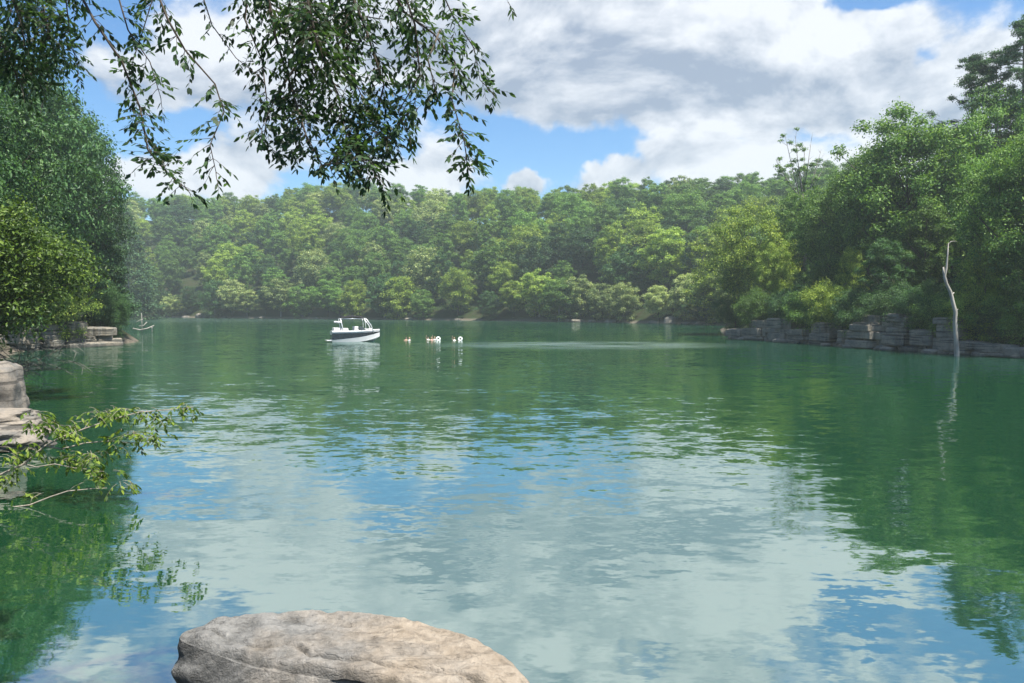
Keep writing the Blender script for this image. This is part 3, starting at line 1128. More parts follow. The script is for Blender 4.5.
def shore_at(px, D0=40.0, D1=130.0):
    """first land point met along the sight line of a pixel column, and the inland normal there"""
    for D in np.arange(D0, D1, 0.25):
        x = (px - 512) / F * D
        if float(lake_dist(np.array([x]), np.array([D]))[0]) > 0:
            g_ = lake_dist(np.array([x + .5, x - .5, x, x]), np.array([D, D, D + .5, D - .5]))
            n_ = Vector((g_[0] - g_[1], g_[2] - g_[3])).normalized()
            return x, D, n_
    return None


for i, (px, D, w, d_, h, ly, lab) in enumerate(rc):
    x, y, n_ = shore_at(px)
    k_ = d_ / 2 - 0.5
    strata_rock('rock_ledge', x + n_.x * k_, y + n_.y * k_, math.atan2(n_.y, n_.x) - math.pi / 2, w * 1.05, d_, h, ly, 100 + i, lab, 'ledges of the right cliff')
# left promontory
for i, (px, D, w, d_, h, ly, lab) in enumerate([
    (106, 75.5, 4.2, 5.0, 2.0, 5, 'layered dark ledge at the left promontory tip'),
    (78, 73.0, 3.4, 5.0, 2.7, 5, 'layered dark ledge in the middle of the left promontory'),
    (54, 71.0, 3.4, 5.0, 2.5, 5, 'shaded ledge at the inner end of the left promontory'),
    (84, 71.2, 6.5, 2.2, 0.45, 2, 'long low pale slab along the foot of the left promontory'),
    (30, 62, 4.0, 5.0, 2.2, 4, 'dark ledge at the back of the left cove'),
]):
    x, y, n_ = shore_at(px, 55.0)
    if 'foot' in lab: k_ = -0.3
    else: k_ = d_ / 2 - 0.4
    strata_rock('rock_ledge', x + n_.x * k_, y + n_.y * k_, math.atan2(n_.y, n_.x) - math.pi / 2, w, d_, h, ly, 200 + i, lab, 'ledges of the left promontory')
rub = random.Random(44)
for k, px in enumerate(sorted(rub.uniform(738, 1022) for _ in range(16))):
    x, y, n_ = shore_at(px)
    s_ = rub.uniform(0.25, 0.7)
    boulder('boulder', x - n_.x * 0.5, y - n_.y * 0.5, 0.05, s_ * 1.4, s_, s_ * 0.6, 60 + k, f'small fallen block at the foot of the right cliff, {ORD(k + 1)} from the bluff tip', ROCK, rub.uniform(0, 3), 2, 0.25, 0.7, group='fallen blocks below the right cliff')
# near left boulders
boulder('boulder', -17.95, 25.2, 1.0, 1.2, 1.3, 1.5, 3, 'rounded pale grey boulder cut by the left edge above the tan slabs', ROCK_NEAR, 0.3, 5, 0.20, 0.45)
boulder('boulder', -16.1, 22.3, 0.22, 2.15, 1.3, 0.42, 31, 'flat tan slab with dark underside below the pale boulder', ROCK_NEAR, -0.25, 5, 0.24, 0.6, cat='boulder')
boulder('boulder', -17.1, 23.6, 0.62, 1.9, 1.1, 0.36, 32, 'upper thin slab between the pale boulder and flat tan slab', ROCK_NEAR, 0.2, 5, 0.24, 0.6, cat='boulder')
boulder('boulder', -16.9, 21.2, -0.1, 1.9, 1.4, 0.5, 33, 'dark wet slab lowest in the pile at the left edge', ROCK, 0.5, 5, 0.26, 0.6, cat='boulder')
boulder('boulder', -15.2, 17.6, 0.0, 1.3, 1.2, 0.9, 5, 'dark boulder under the leafy sprig at the left edge', ROCK, 0.9, 4, 0.2, 0.4)
# far shore rocks
fr = random.Random(17)
shore = [(172, 'small tan'), (186, 'low brown'), (200, 'pale upright'), (207, 'pale tilted'), (226, 'flat grey'), (262, 'small grey'), (318, 'low dark'),
         (410, 'flat tan'), (458, 'small brown'), (566, 'broad pale'), (578, 'rounded tan'), (592, 'low brown'), (612, 'flat grey'),
         (655, 'low grey'), (672, 'upright tan'), (686, 'small pale'), (702, 'flat tan')]
def far_shore_point(px):
    lo, hi = 120.0, 420.0
    for D in np.arange(150, 420, 0.5):
        x = (px - 512) / F * D
        if lake_dist(np.array([x]), np.array([D]))[0] > 0:
            return x, D
    return None
for i, (px, ad) in enumerate(shore):
    q = far_shore_point(px)
    if not q: continue
    s = fr.uniform(0.8, 1.5) * (1.6 if px in (566, 200, 672) else 1)
    boulder('boulder', q[0], q[1] + 0.6, 0.15, s * 1.5, s, s * (0.95 if 'upright' in ad else 0.55), 20 + i,
            f'{ad} boulder at the far waterline, {ORD(i + 1)} from the left', ROCK, fr.uniform(0, 3), 3, 0.22, 0.5, group='boulders along the far waterline')

# foreground rock the photographer looks over
def foreground_rock():
    top = [(-1.43, 3.27), (-1.40, 3.43), (-1.02, 3.54), (-0.60, 3.50), (-0.24, 3.36), (0.02, 3.10), (0.16, 2.80), (0.05, 2.66), (-0.42, 2.86), (-0.85, 3.02), (-1.15, 3.13)]
    n0_ = len(top)
    SEG = 420
    # closed Catmull-Rom outline
    def outline(u):
        t = u * n0_; i = int(t) % n0_; f = t - int(t)
        p = [Vector(top[(i + k) % n0_]) for k in (-1, 0, 1, 2)]
        return 0.5 * ((2 * p[1]) + (p[2] - p[0]) * f + (2 * p[0] - 5 * p[1] + 4 * p[2] - p[3]) * f * f + (3 * p[1] - p[0] - 3 * p[2] + p[3]) * f ** 3)
    c = Vector((-0.55, 3.15))
    prof = []
    NT_, NS_ = 130, 170
    for j in range(NT_ + 1):           # top from the centre outwards
        f = j / NT_
        prof.append(('t', f))
    for j in range(1, NS_ + 1):        # sides down to below the water
        prof.append(('s', j / NS_))
    crack = [(-1.44, 3.36), (-1.26, 3.27), (-1.09, 3.19), (-0.90, 3.17), (-0.75, 3.06), (-0.58, 3.03), (-0.45, 2.95), (-0.2, 2.93), (0.0, 2.80)]

    def groove(x, y):
        x += 0.030 * mnoise.noise(Vector((x * 9, y * 9, 3))); y += 0.030 * mnoise.noise(Vector((x * 9, y * 9, 8)))
        b_ = 9.0
        for (ax, ay), (bx, by) in zip(crack[:-1], crack[1:]):
            dx, dy = bx - ax, by - ay
            t = min(1, max(0, ((x - ax) * dx + (y - ay) * dy) / (dx * dx + dy * dy)))
            b_ = min(b_, math.hypot(x - ax - t * dx, y - ay - t * dy))
        return b_

    V = []
    tilt = lambda x, y: 2.735 + 0.02 * math.sin(x * 3 + 1) - 0.11 * max(0, x + 0.45) ** 1.5 - 0.30 * max(0, x + 0.02) ** 1.3 + 0.03 * (y - 3.0)
    for kind, f in prof:
        for s in range(SEG):
            o = outline(s / SEG)
            if kind == 't':
                ff = f ** 0.8
                p = c.lerp(o, ff)
                z = tilt(p.x, p.y)
                edge = max(0, (ff - 0.86) / 0.14)
                z -= 0.045 * edge ** 2.2
                q = Vector((p.x, p.y, 0))
                z += 0.030 * mnoise.noise(q * 1.8 + Vector((4, 2, 0))) + 0.016 * mnoise.noise(q * 5.5)
                # broken flakes: small terraces along the bedding
                t_ = mnoise.noise(Vector((p.x * 1.7 + 9, p.y * 5.5, 1)))
                z += 0.011 * math.tanh(t_ * 7) + 0.004 * math.tanh(mnoise.noise(Vector((p.x * 4 + 3, p.y * 11, 5))) * 6)
                z += 0.008 * mnoise.noise(q * 16) + 0.005 * mnoise.noise(q * 38) - 0.004 * max(0, 0.12 - abs(mnoise.noise(Vector((p.x * 2.2 + 7, p.y * 5, 2))))) / 0.12
                gd = groove(p.x, p.y)
                z -= 0.030 * math.exp(-(gd / 0.012) ** 2) * (0.5 + 0.9 * abs(mnoise.noise(q * 5)))
                V.append((p.x, p.y, z))
            else:
                dep = f ** 1.5 * 3.1
                z = tilt(o.x, o.y) - 0.045 - dep
                dirn = (o - c).normalized()
                q = Vector((o.x, o.y, z))
                off = 0.07 * (1 - math.exp(-dep * 7)) + 0.10 * dep ** 0.8 * 0.35
                off += 0.05 * mnoise.noise(q * 2.1) + 0.020 * mnoise.noise(q * 6)
                st = mnoise.noise(Vector((q.x * 0.9, q.y * 0.9, q.z * 8)))
                off += 0.045 * math.tanh(st * 6) * min(1, dep * 9) + 0.006 * mnoise.noise(q * 25) + 0.003 * mnoise.noise(q * 60)
                p = o + dirn * off
                V.append((p.x, p.y, z + 0.030 * mnoise.noise(q * 1.8 + Vector((4, 2, -q.z * 1.8))) * max(0, 1 - dep * 4) ))
    V = np.array(V)
    nr = len(prof)
    i = (np.arange(nr - 1)[:, None] * SEG + np.arange(SEG)[None, :]).reshape(-1)
    k2 = (np.arange(nr - 1)[:, None] * SEG + (np.arange(SEG)[None, :] + 1) % SEG).reshape(-1)
    Q = np.stack([i, k2, k2 + SEG, i + SEG], -1)
    m, nt = new_mat('foreground_limestone')
    g = nt.n('ShaderNodeNewGeometry'); P = g.outputs['Position']
    sp = nt.n('ShaderNodeSeparateXYZ'); nt.l(P, sp.inputs[0])
    n1 = nt.noise(P, 1.6, 6, 0.62); n2 = nt.noise(P, 9, 8, 0.7); n3 = nt.noise(P, 60, 6, 0.75); n4 = nt.noise(nt.vec('MULTIPLY', P, (1, 2.4, 3)), 14, 6, 0.65)
    left_grey = nt.mr(nt.math('ADD', nt.math('MULTIPLY', n1, 1.3), nt.math('MULTIPLY', sp.outputs[0], -0.55)), 0.90, 1.22, 0.0, 1.0)  # greyer towards the left: stain plus cloud-tinted shade, put into the colour
    col = nt.mix(nt.mr(n2, 0.3, 0.7), (0.23, 0.185, 0.135), (0.43, 0.36, 0.28))
    grey = nt.mix(nt.mr(n2, 0.35, 0.65), (0.13, 0.127, 0.117), (0.27, 0.26, 0.24))
    col = nt.mix(left_grey, col, grey)
    col = nt.mix(nt.mr(n4, 0.56, 0.72, 0.0, 0.40), col, (0.09, 0.075, 0.06))
    col = nt.mix(nt.mr(n3, 0.56, 0.70, 0.0, 0.45), col, (0.13, 0.11, 0.09))
    col = nt.mix(nt.mr(n3, 0.30, 0.44, 0.40, 0.0), col, (0.46, 0.41, 0.35))
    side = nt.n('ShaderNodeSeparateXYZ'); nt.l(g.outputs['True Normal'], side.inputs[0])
    # stain and shade of the steep faces, both darkened into the colour
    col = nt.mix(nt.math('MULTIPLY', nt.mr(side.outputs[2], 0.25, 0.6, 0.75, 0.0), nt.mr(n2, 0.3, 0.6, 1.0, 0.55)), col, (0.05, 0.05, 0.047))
    # cracks
    vor = nt.n('ShaderNodeTexVoronoi', feature='DISTANCE_TO_EDGE', _Scale=3.2)
    wv = nt.vec('ADD', nt.vec('MULTIPLY', P, (0.8, 1.7, 2.0)), nt.vec('SCALE', nt.noise(P, 4, 5, 0.6, color=True), 0.45))
    nt.l(wv, vor.inputs['Vector'])
    cr = nt.math('MULTIPLY', nt.mr(vor.outputs['Distance'], 0.0, 0.030, 1.0, 0.0), nt.mr(n1, 0.45, 0.58))
    col = nt.mix(nt.math('MULTIPLY', cr, 0.05), col, (0.05, 0.045, 0.04))
    h = nt.math('ADD', nt.math('MULTIPLY', n2, 0.5), nt.math('MULTIPLY', n3, 0.28))
    h = nt.math('ADD', h, nt.math('MULTIPLY', nt.mr(n4, 0.54, 0.72), -0.16))
    h = nt.math('SUBTRACT', h, nt.math('MULTIPLY', cr, 0.08))
    bp = nt.n('ShaderNodeBump', _Strength=1.0, _Distance=0.05); nt.l(h, bp.inputs['Height'])
    out(nt, principled(nt, col, 0.9, 0.2, normal=bp.outputs[0]).outputs[0])
    o = bpy.data.objects.new('boulder', np_mesh('boulder', V, Q, m, True)); link(o); o.location = (-0.035, 0, 0)
    tag(o, 'large flat-topped tan rock in the foreground with dark cracked left side', 'boulder')


foreground_rock()

# the ledge under the photographer's feet (outside the frame)
strata_rock('near_bank', 0.2, -2.6, 0.03, 17.0, 9.0, 2.35, 5, 401, None, None, ROCK_NEAR, -1.5)
nb_ = [o for o in bpy.data.objects if o.name.startswith('near_bank')][0]
for k_ in ('label', 'category'):
    if k_ in nb_: del nb_[k_]
nb_['kind'] = 'structure'


# ------------------------------------------------------------------ bleached snag and driftwood
def snag():
    D = 64.5
    e = empty('dead_tree', (at(957, 358, D).x, D, 0.0))
    tag(e, 'tall bleached dead trunk standing in the water before the right bluff', 'dead tree')
    o0 = Vector(e.location)
    P_ = lambda px, py, dy=0: at(px, py, D + dy) - o0
    tb = MB()
    pts = [P_(957, 364), P_(957, 355), P_(956, 338), P_(955, 322), P_(955.5, 312), P_(953, 303), P_(950.5, 292), P_(946.5, 284), P_(944.5, 276), P_(946.5, 268), P_(947.5, 255), P_(948.5, 243)]
    tb.tube(pts, [0.25, 0.21, 0.18, 0.175, 0.16, 0.155, 0.14, 0.13, 0.12, 0.085, 0.065, 0.03], 10)
    tb.build('trunk', BARK_DEAD, e, True)
    b = MB(); b.tube([P_(944.8, 278), P_(943.6, 272), P_(943.4, 267)], [0.10, 0.09, 0.06], 7); b.build('branch_stub', BARK_DEAD, e, True)
    b = MB(); b.tube([P_(948.3, 244), P_(951, 241.5, .2), P_(955, 241, .4), P_(958, 242, .6)], [0.03, 0.025, 0.018, 0.008], 6); b.build('branch', BARK_DEAD, e, True)
    b = MB(); b.tube([P_(955.5, 312), P_(958, 309)], [0.05, 0.03], 6); b.build('branch_stub', BARK_DEAD, e, True)
    b = MB(); b.tube([P_(956, 335), P_(953.6, 332)], [0.05, 0.03], 6); b.build('branch_stub', BARK_DEAD, e, True)
    b = MB(); b.tube([P_(952, 295), P_(954, 292.5)], [0.06, 0.05], 6); b.build('branch_stub', BARK_DEAD, e, True)
    return e


snag()


def driftwood():
    D = 128
    o0 = Vector((at(145, 331, D).x, D, 0.0))
    e = empty('fallen_tree', o0)
    tag(e, 'fallen bleached branches poking from the water off the left promontory', 'dead branches')
    P_ = lambda px, py, dy=0: at(px, py, D + dy) - o0
    for pts, r_ in (([P_(133, 328.5), P_(140, 330), P_(147, 328.5), P_(154, 325.5, 1)], 0.13), ([P_(139, 326, 2), P_(143, 326, 2), P_(147, 322, 2.5)], 0.08),
                    ([P_(142, 334), P_(142, 324), P_(141.5, 313)], 0.06), ([P_(152, 334, 1), P_(152, 327, 1)], 0.09), ([P_(136, 322, 1), P_(143, 319, 1.5)], 0.05)):
        b = MB(); b.tube(pts, [r_ * (1 - 0.12 * i) for i in range(len(pts))], 6); b.build('branch', BARK_DEAD, e, True)


driftwood()

# ------------------------------------------------------------------ overhanging branches in the foreground
def sag(a, b, n, s):
    return [a.lerp(b, i / (n - 1)) + Vector((0, 0, -s * math.sin(math.pi * i / (n - 1)))) for i in range(n)]


def resample(pts, step):
    outp = [pts[0]]
    for a, b in zip(pts[:-1], pts[1:]):
        L = (b - a).length; n = max(1, int(L / step))
        for i in range(1, n + 1):
            outp.append(a.lerp(b, i / n))
    return outp


def leafy_twig(rnd, base, direction, length, leafL, tb, acc, droop=0.5, leaf_step=0.030, r0=0.004, wratio=0.165):
    """one twig with alternate lanceolate leaves; acc collects (C,T,N,L,W)"""
    n = 6
    p = Vector(base); d = Vector(direction).normalized()
    pts = [p.copy()]
    for i in range(n):
        d = (d + Vector((rnd.normal() * 0.12, rnd.normal() * 0.12, -droop * 0.22 + rnd.normal() * 0.08))).normalized()
        p = p + d * length / n
        pts.append(p.copy())
    tb.tube(pts, [r0 * (1 - 0.75 * i / n) for i in range(n + 1)], 4, cap=False)
    rs = resample(pts, leaf_step)
    for i, q in enumerate(rs):
        if i < 2: continue
        t = (rs[min(i + 1, len(rs) - 1)] - rs[i - 1]).normalized()
        side = t.cross(Vector((0, 0, 1)))
        if side.length < 0.1: side = Vector((1, 0, 0))
        side.normalize()
        sgn = 1 if i % 2 else -1
        T = (t * 0.75 + side * sgn * 0.75 + Vector((0, 0, -0.35)) + Vector(rnd.normal(size=3)) * 0.22).normalized()
        N = (Vector((0, 0, 1)) + Vector(rnd.normal(size=3)) * 0.55)
        L = leafL * (0.7 + 0.5 * rnd.random())
        acc.append((q, T, N, L, L * wratio * (0.85 + 0.3 * rnd.random())))
    t = (pts[-1] - pts[-2]).normalized()
    acc.append((pts[-1], t, Vector((0.2, 0.1, 1)), leafL, leafL * wratio))


def leaves_from(acc, name, mat):
    C = np.array([tuple(a[0]) for a in acc]); T = np.array([tuple(a[1]) for a in acc]); N = np.array([tuple(a[2]) for a in acc])
    V, Fc = lens_leaves(C, T, N, np.array([a[3] for a in acc]), np.array([a[4] for a in acc]))
    return np_mesh(name, V, Fc, mat)


def overhanging_tree():
    rnd = np.random.default_rng(99)
    root = Vector((-6.2, 2.0, 1.6))
    e = empty('overhanging_tree', root)
    tag(e, 'tree leaning in from the left, its dark leafy branches hanging across the top', 'tree')
    loc = lambda p: Vector(p) - root
    limb = [Vector((-6.2, 2.0, 1.4)), Vector((-5.9, 2.4, 4.5)), Vector((-5.0, 3.4, 7.4)), Vector((-3.4, 5.0, 8.8)), Vector((-1.8, 6.1, 8.9)), Vector((-0.4, 6.6, 8.4))]
    tb = MB()
    tb.tube([loc(p) for p in limb], [0.20, 0.17, 0.13, 0.09, 0.06, 0.03], 10)
    tb.build('trunk', BARK, e, True)
    limbr = resample(limb[1:], 0.25)
    # px,py paths; D; leaf density; twig length; twig half-width
    BR = [
        ([(70, -25), (95, 22), (122, 62), (140, 108), (148, 150), (166, 172), (187, 189)], 6.2, 7, 0.20, 0.012),
        ([(112, -25), (128, 30), (150, 62), (160, 95)], 6.4, 8, 0.20, 0.010),
        ([(150, -25), (168, 20), (185, 50), (215, 84), (224, 112), (210, 145), (216, 172)], 6.0, 9, 0.20, 0.010),
        ([(196, -25), (212, 25), (236, 58), (256, 74)], 6.6, 3, 0.14, 0.008),
        ([(160, -25), (140, 40), (128, 75), (135, 110)], 6.9, 6, 0.17, 0.007),
        ([(262, -35), (275, 35), (292, 90), (306, 135), (322, 165), (366, 160)], 6.0, 17, 0.24, 0.013),
        ([(250, -30), (245, 20), (262, 60), (268, 110), (262, 150), (272, 150)], 6.5, 10, 0.21, 0.009),
        ([(300, -35), (316, 40), (338, 95), (348, 145), (378, 176)], 5.8, 18, 0.25, 0.012),
        ([(322, -35), (300, 30), (318, 80), (300, 130), (300, 150)], 6.3, 15, 0.24, 0.010),
        ([(340, -35), (366, 30), (384, 85), (372, 130), (392, 140)], 6.1, 15, 0.24, 0.012),
        ([(352, -35), (345, 30), (350, 70), (368, 110), (345, 138), (350, 155)], 6.6, 15, 0.24, 0.010),
        ([(380, -35), (404, 12), (434, 34), (455, 62), (452, 100), (464, 140), (468, 168)], 6.0, 13, 0.19, 0.010),
        ([(430, -35), (452, 14), (474, 48), (480, 80), (494, 94)], 6.3, 9, 0.17, 0.008),
        ([(395, -35), (415, 25), (420, 75), (398, 112), (408, 135)], 5.7, 13, 0.20, 0.010),
        ([(235, -30), (268, 2), (300, 20), (345, 14), (390, 20)], 6.5, 16, 0.24, 0.012),
        ([(408, -35), (395, 20), (420, 90), (410, 112)], 6.5, 9, 0.18, 0.008),
        ([(490, -40), (500, -14), (508, 2)], 6.0, 6, 0.10, 0.005),
        ([(284, -35), (330, 10), (360, 50), (375, 100)], 6.8, 13, 0.24, 0.010),
        ([(300, 60), (276, 96), (262, 128)], 6.1, 9, 0.18, 0.007),
        ([(440, 30), (428, 60), (436, 92), (418, 108)], 6.1, 9, 0.15, 0.006),
        ([(-10, -60), (5, -20), (20, 20), (28, 60)], 7.2, 20, 0.26, 0.014),
        ([(30, -60), (40, -10), (48, 30), (60, 66)], 7.5, 20, 0.26, 0.012),
        ([(-40, -20), (-10, 20), (5, 50), (20, 84)], 7.4, 18, 0.26, 0.012),
        ([(60, -60), (66, 0), (70, 35), (78, 70)], 7.2, 14, 0.20, 0.010),
        ([(20, -60), (15, 0), (0, 40), (40, 84)], 7.8, 18, 0.24, 0.010),
    ]
    acc = []
    for (path, D, dens, tl, r_) in BR:
        mb = MB()
        pts = [at(px, py, D + 0.25 * rnd.normal() * (i > 0)) for i, (px, py) in enumerate(path)]
        near = min(limbr, key=lambda q: (q - pts[0]).length)
        if path[0][1] < 0:
            lead = sag(near, pts[0], 5, -0.25)[:-1]
        else:
            lead = []
        full = [loc(p) for p in lead + pts]
        L = len(full)
        mb.tube(full, [r_ * (1.6 - 1.3 * i / (L - 1)) for i in range(L)], 6)
        rs = resample([loc(p) for p in pts], 0.05)
        for i, q in enumerate(rs):
            t = (rs[min(i + 1, len(rs) - 1)] - rs[max(i - 1, 0)]).normalized()
            k = rnd.poisson(dens * 0.05 * (4.0 if dens > 14 else 2.8))
            for _ in range(k):
                side = Vector(rnd.normal(size=3)); side -= t * side.dot(t)
                if side.length < 0.05: continue
                side.normalize()
                dd = side * 1.0 + t * 0.45 + Vector((0, 0, -0.10))
                leafy_twig(rnd, q, dd, tl * (0.5 + 0.75 * rnd.random()), 0.066, mb, acc, 0.25, 0.025, 0.003, 0.21)
        # the branch ends in a leafy tip
        leafy_twig(rnd, rs[-1], (rs[-1] - rs[-3]), tl * 0.9, 0.066, mb, acc, 0.6)
        mb.build('branch', BARK, e, True)
    print('near leaves', len(acc))
    link(bpy.data.objects.new('foliage', leaves_from(acc, 'foliage', L_NEAR)), e)


overhanging_tree()


def leaning_shrub():
    """leafy sprigs reaching over the water from the left bank"""
    rnd = np.random.default_rng(123)
    D = 16.0
    root = Vector((-12.2, 16.0, 0.2))
    e = empty('leaning_shrub', root)
    tag(e, 'sprawling shrub with bleached stems and bright leaves reaching over the water', 'shrub')
    P_ = lambda px, py, dy=0.0: at(px, py, D + dy) - root
    rootl = Vector((-1.2, 0.2, 0.3))
    acc = []
    ST = [
        ([rootl, P_(-20, 484), P_(0, 475), P_(24, 464), P_(45, 446), P_(62, 437), P_(84, 429), P_(110, 420), P_(140, 412), P_(165, 410), P_(188, 408)], 0.032, 1),
        ([P_(45, 446), P_(62, 449, .1), P_(85, 443, .2), P_(108, 441, .2), P_(130, 443, .2), P_(150, 440, .3)], 0.020, 1),
        ([P_(24, 464), P_(36, 467, -.2), P_(55, 464, -.3), P_(75, 468, -.4), P_(98, 470, -.4)], 0.016, 1),
        ([rootl, P_(-15, 512, -.5), P_(0, 509, -.5), P_(30, 505, -.5), P_(50, 497, -.5), P_(68, 491, -.5), P_(90, 489, -.5), P_(107, 488, -.5)], 0.026, 0),
        ([P_(30, 505, -.5), P_(32, 498, -.5), P_(40, 494, -.4)], 0.010, 0),
        ([P_(68, 491, -.5), P_(75, 486, -.5), P_(84, 482, -.5)], 0.010, 0),
        ([P_(0, 509, -.5), P_(6, 518, -.5), P_(10, 524, -.5)], 0.010, 0),
        ([P_(84, 429), P_(90, 420, .2), P_(100, 413, .3)], 0.010, 1),
    ]
    for pts, r_, lf in ST:
        mb = MB()
        n = len(pts)
        mb.tube(pts, [r_ * (1 - 0.75 * i / (n - 1)) for i in range(n)], 7)
        mb.build('stem', BARK_TWIG, e, True)
    # leafy masses: px, py, spread x, spread y, number of twigs
    for (px, py, sx_, sy_, k, dy) in [(40, 420, 13, 8, 26, .2), (62, 432, 12, 7, 20, .1), (105, 412, 14, 5, 22, .2), (135, 410, 18, 5, 16, 0), (187, 408, 7, 2.5, 12, 0),
                                      (8, 455, 12, 10, 20, .1), (28, 448, 9, 7, 12, .2), (60, 458, 20, 6, 22, .1), (92, 456, 14, 10, 26, 0), (100, 475, 14, 8, 20, -.3),
                                      (122, 482, 8, 4, 7, -.3), (130, 432, 14, 6, 12, .2), (152, 436, 10, 9, 13, .2), (158, 420, 12, 6, 10, 0), (18, 492, 3, 2, 2, -.4), (42, 493, 4, 2, 2, -.4), (82, 480, 4, 3, 3, -.4),
                                      (75, 420, 10, 6, 8, 0), (2, 475, 10, 8, 10, .3), (120, 446, 12, 7, 10, .1)]:
        tw = MB()
        for _ in range(int(k * 1.1)):
            base = P_(px + rnd.normal() * sx_ * 0.6, py + rnd.normal() * sy_ * 0.6, dy + rnd.normal() * 0.25)
            a = rnd.random() * 6.28
            leafy_twig(rnd, base, (math.cos(a) + 0.6, math.sin(a), 0.15 + 0.2 * rnd.normal()), 0.30, 0.135, tw, acc, 0.75, 0.045, 0.005, 0.20)
        tw.build('twig', BARK_TWIG, e, True)

    link(bpy.data.objects.new('foliage', leaves_from(acc, 'foliage', L_SPRIG)), e)


leaning_shrub()


# grey leafless brush at the foot of the left bank bush
def bare_brush():
    rnd = np.random.default_rng(5)
    base = Vector((-27.0, 37.0, 0.6))
    mb = MB()
    for i in range(110):
        b = Vector((rnd.normal() * 2.0, rnd.normal() * 1.0, rnd.random() * 1.4))
        d = Vector((rnd.normal() * 0.8 + 0.3, rnd.normal() * 0.5 - 0.4, 0.4 + rnd.random())).normalized()
        L = 1.2 + 2.0 * rnd.random()
        pts = [b]
        for k in range(5):
            d = (d + Vector((rnd.normal() * 0.15, rnd.normal() * 0.15, -0.22))).normalized()
            pts.append(pts[-1] + d * L / 5)
            if k > 1:
                dd = (d + Vector(rnd.normal(size=3)) * 0.6).normalized()
                mb.tube([pts[-1], pts[-1] + dd * 0.6], [0.010, 0.004], 3, cap=False)
        mb.tube(pts, [0.02, 0.017, 0.014, 0.011, 0.008, 0.005], 4, cap=False)
    o = mb.build('dead_brush', BARK_GREY, None)
    o.location = base
    tag(o, 'tangle of grey leafless twigs under the olive bush on the left', 'dead brush')


bare_brush()

# ------------------------------------------------------------------ boat
M_WHITE = plain('gelcoat_white', (0.78, 0.78, 0.77), 0.25, 0.5, 0, 0.5, 0.02)
M_NAVY = plain('gelcoat_black', (0.016, 0.020, 0.028), 0.2, 0.5, 0, 0.5, 0.05)
M_CANVAS = plain('canvas_black', (0.018, 0.018, 0.02), 0.8, 0.2)
M_ALU = plain('aluminium_white', (0.70, 0.71, 0.71), 0.3, 0.5, 0.3)
M_VINYL = plain('vinyl_seat', (0.62, 0.60, 0.57), 0.5, 0.4)
M_GLASS, nt = new_mat('tinted_glass')
pg = principled(nt, (0.25, 0.32, 0.32), 0.05, 0.5); pg.inputs['Transmission Weight'].default_value = 0.85; pg.inputs['IOR'].default_value = 1.3
out(nt, pg.outputs[0])


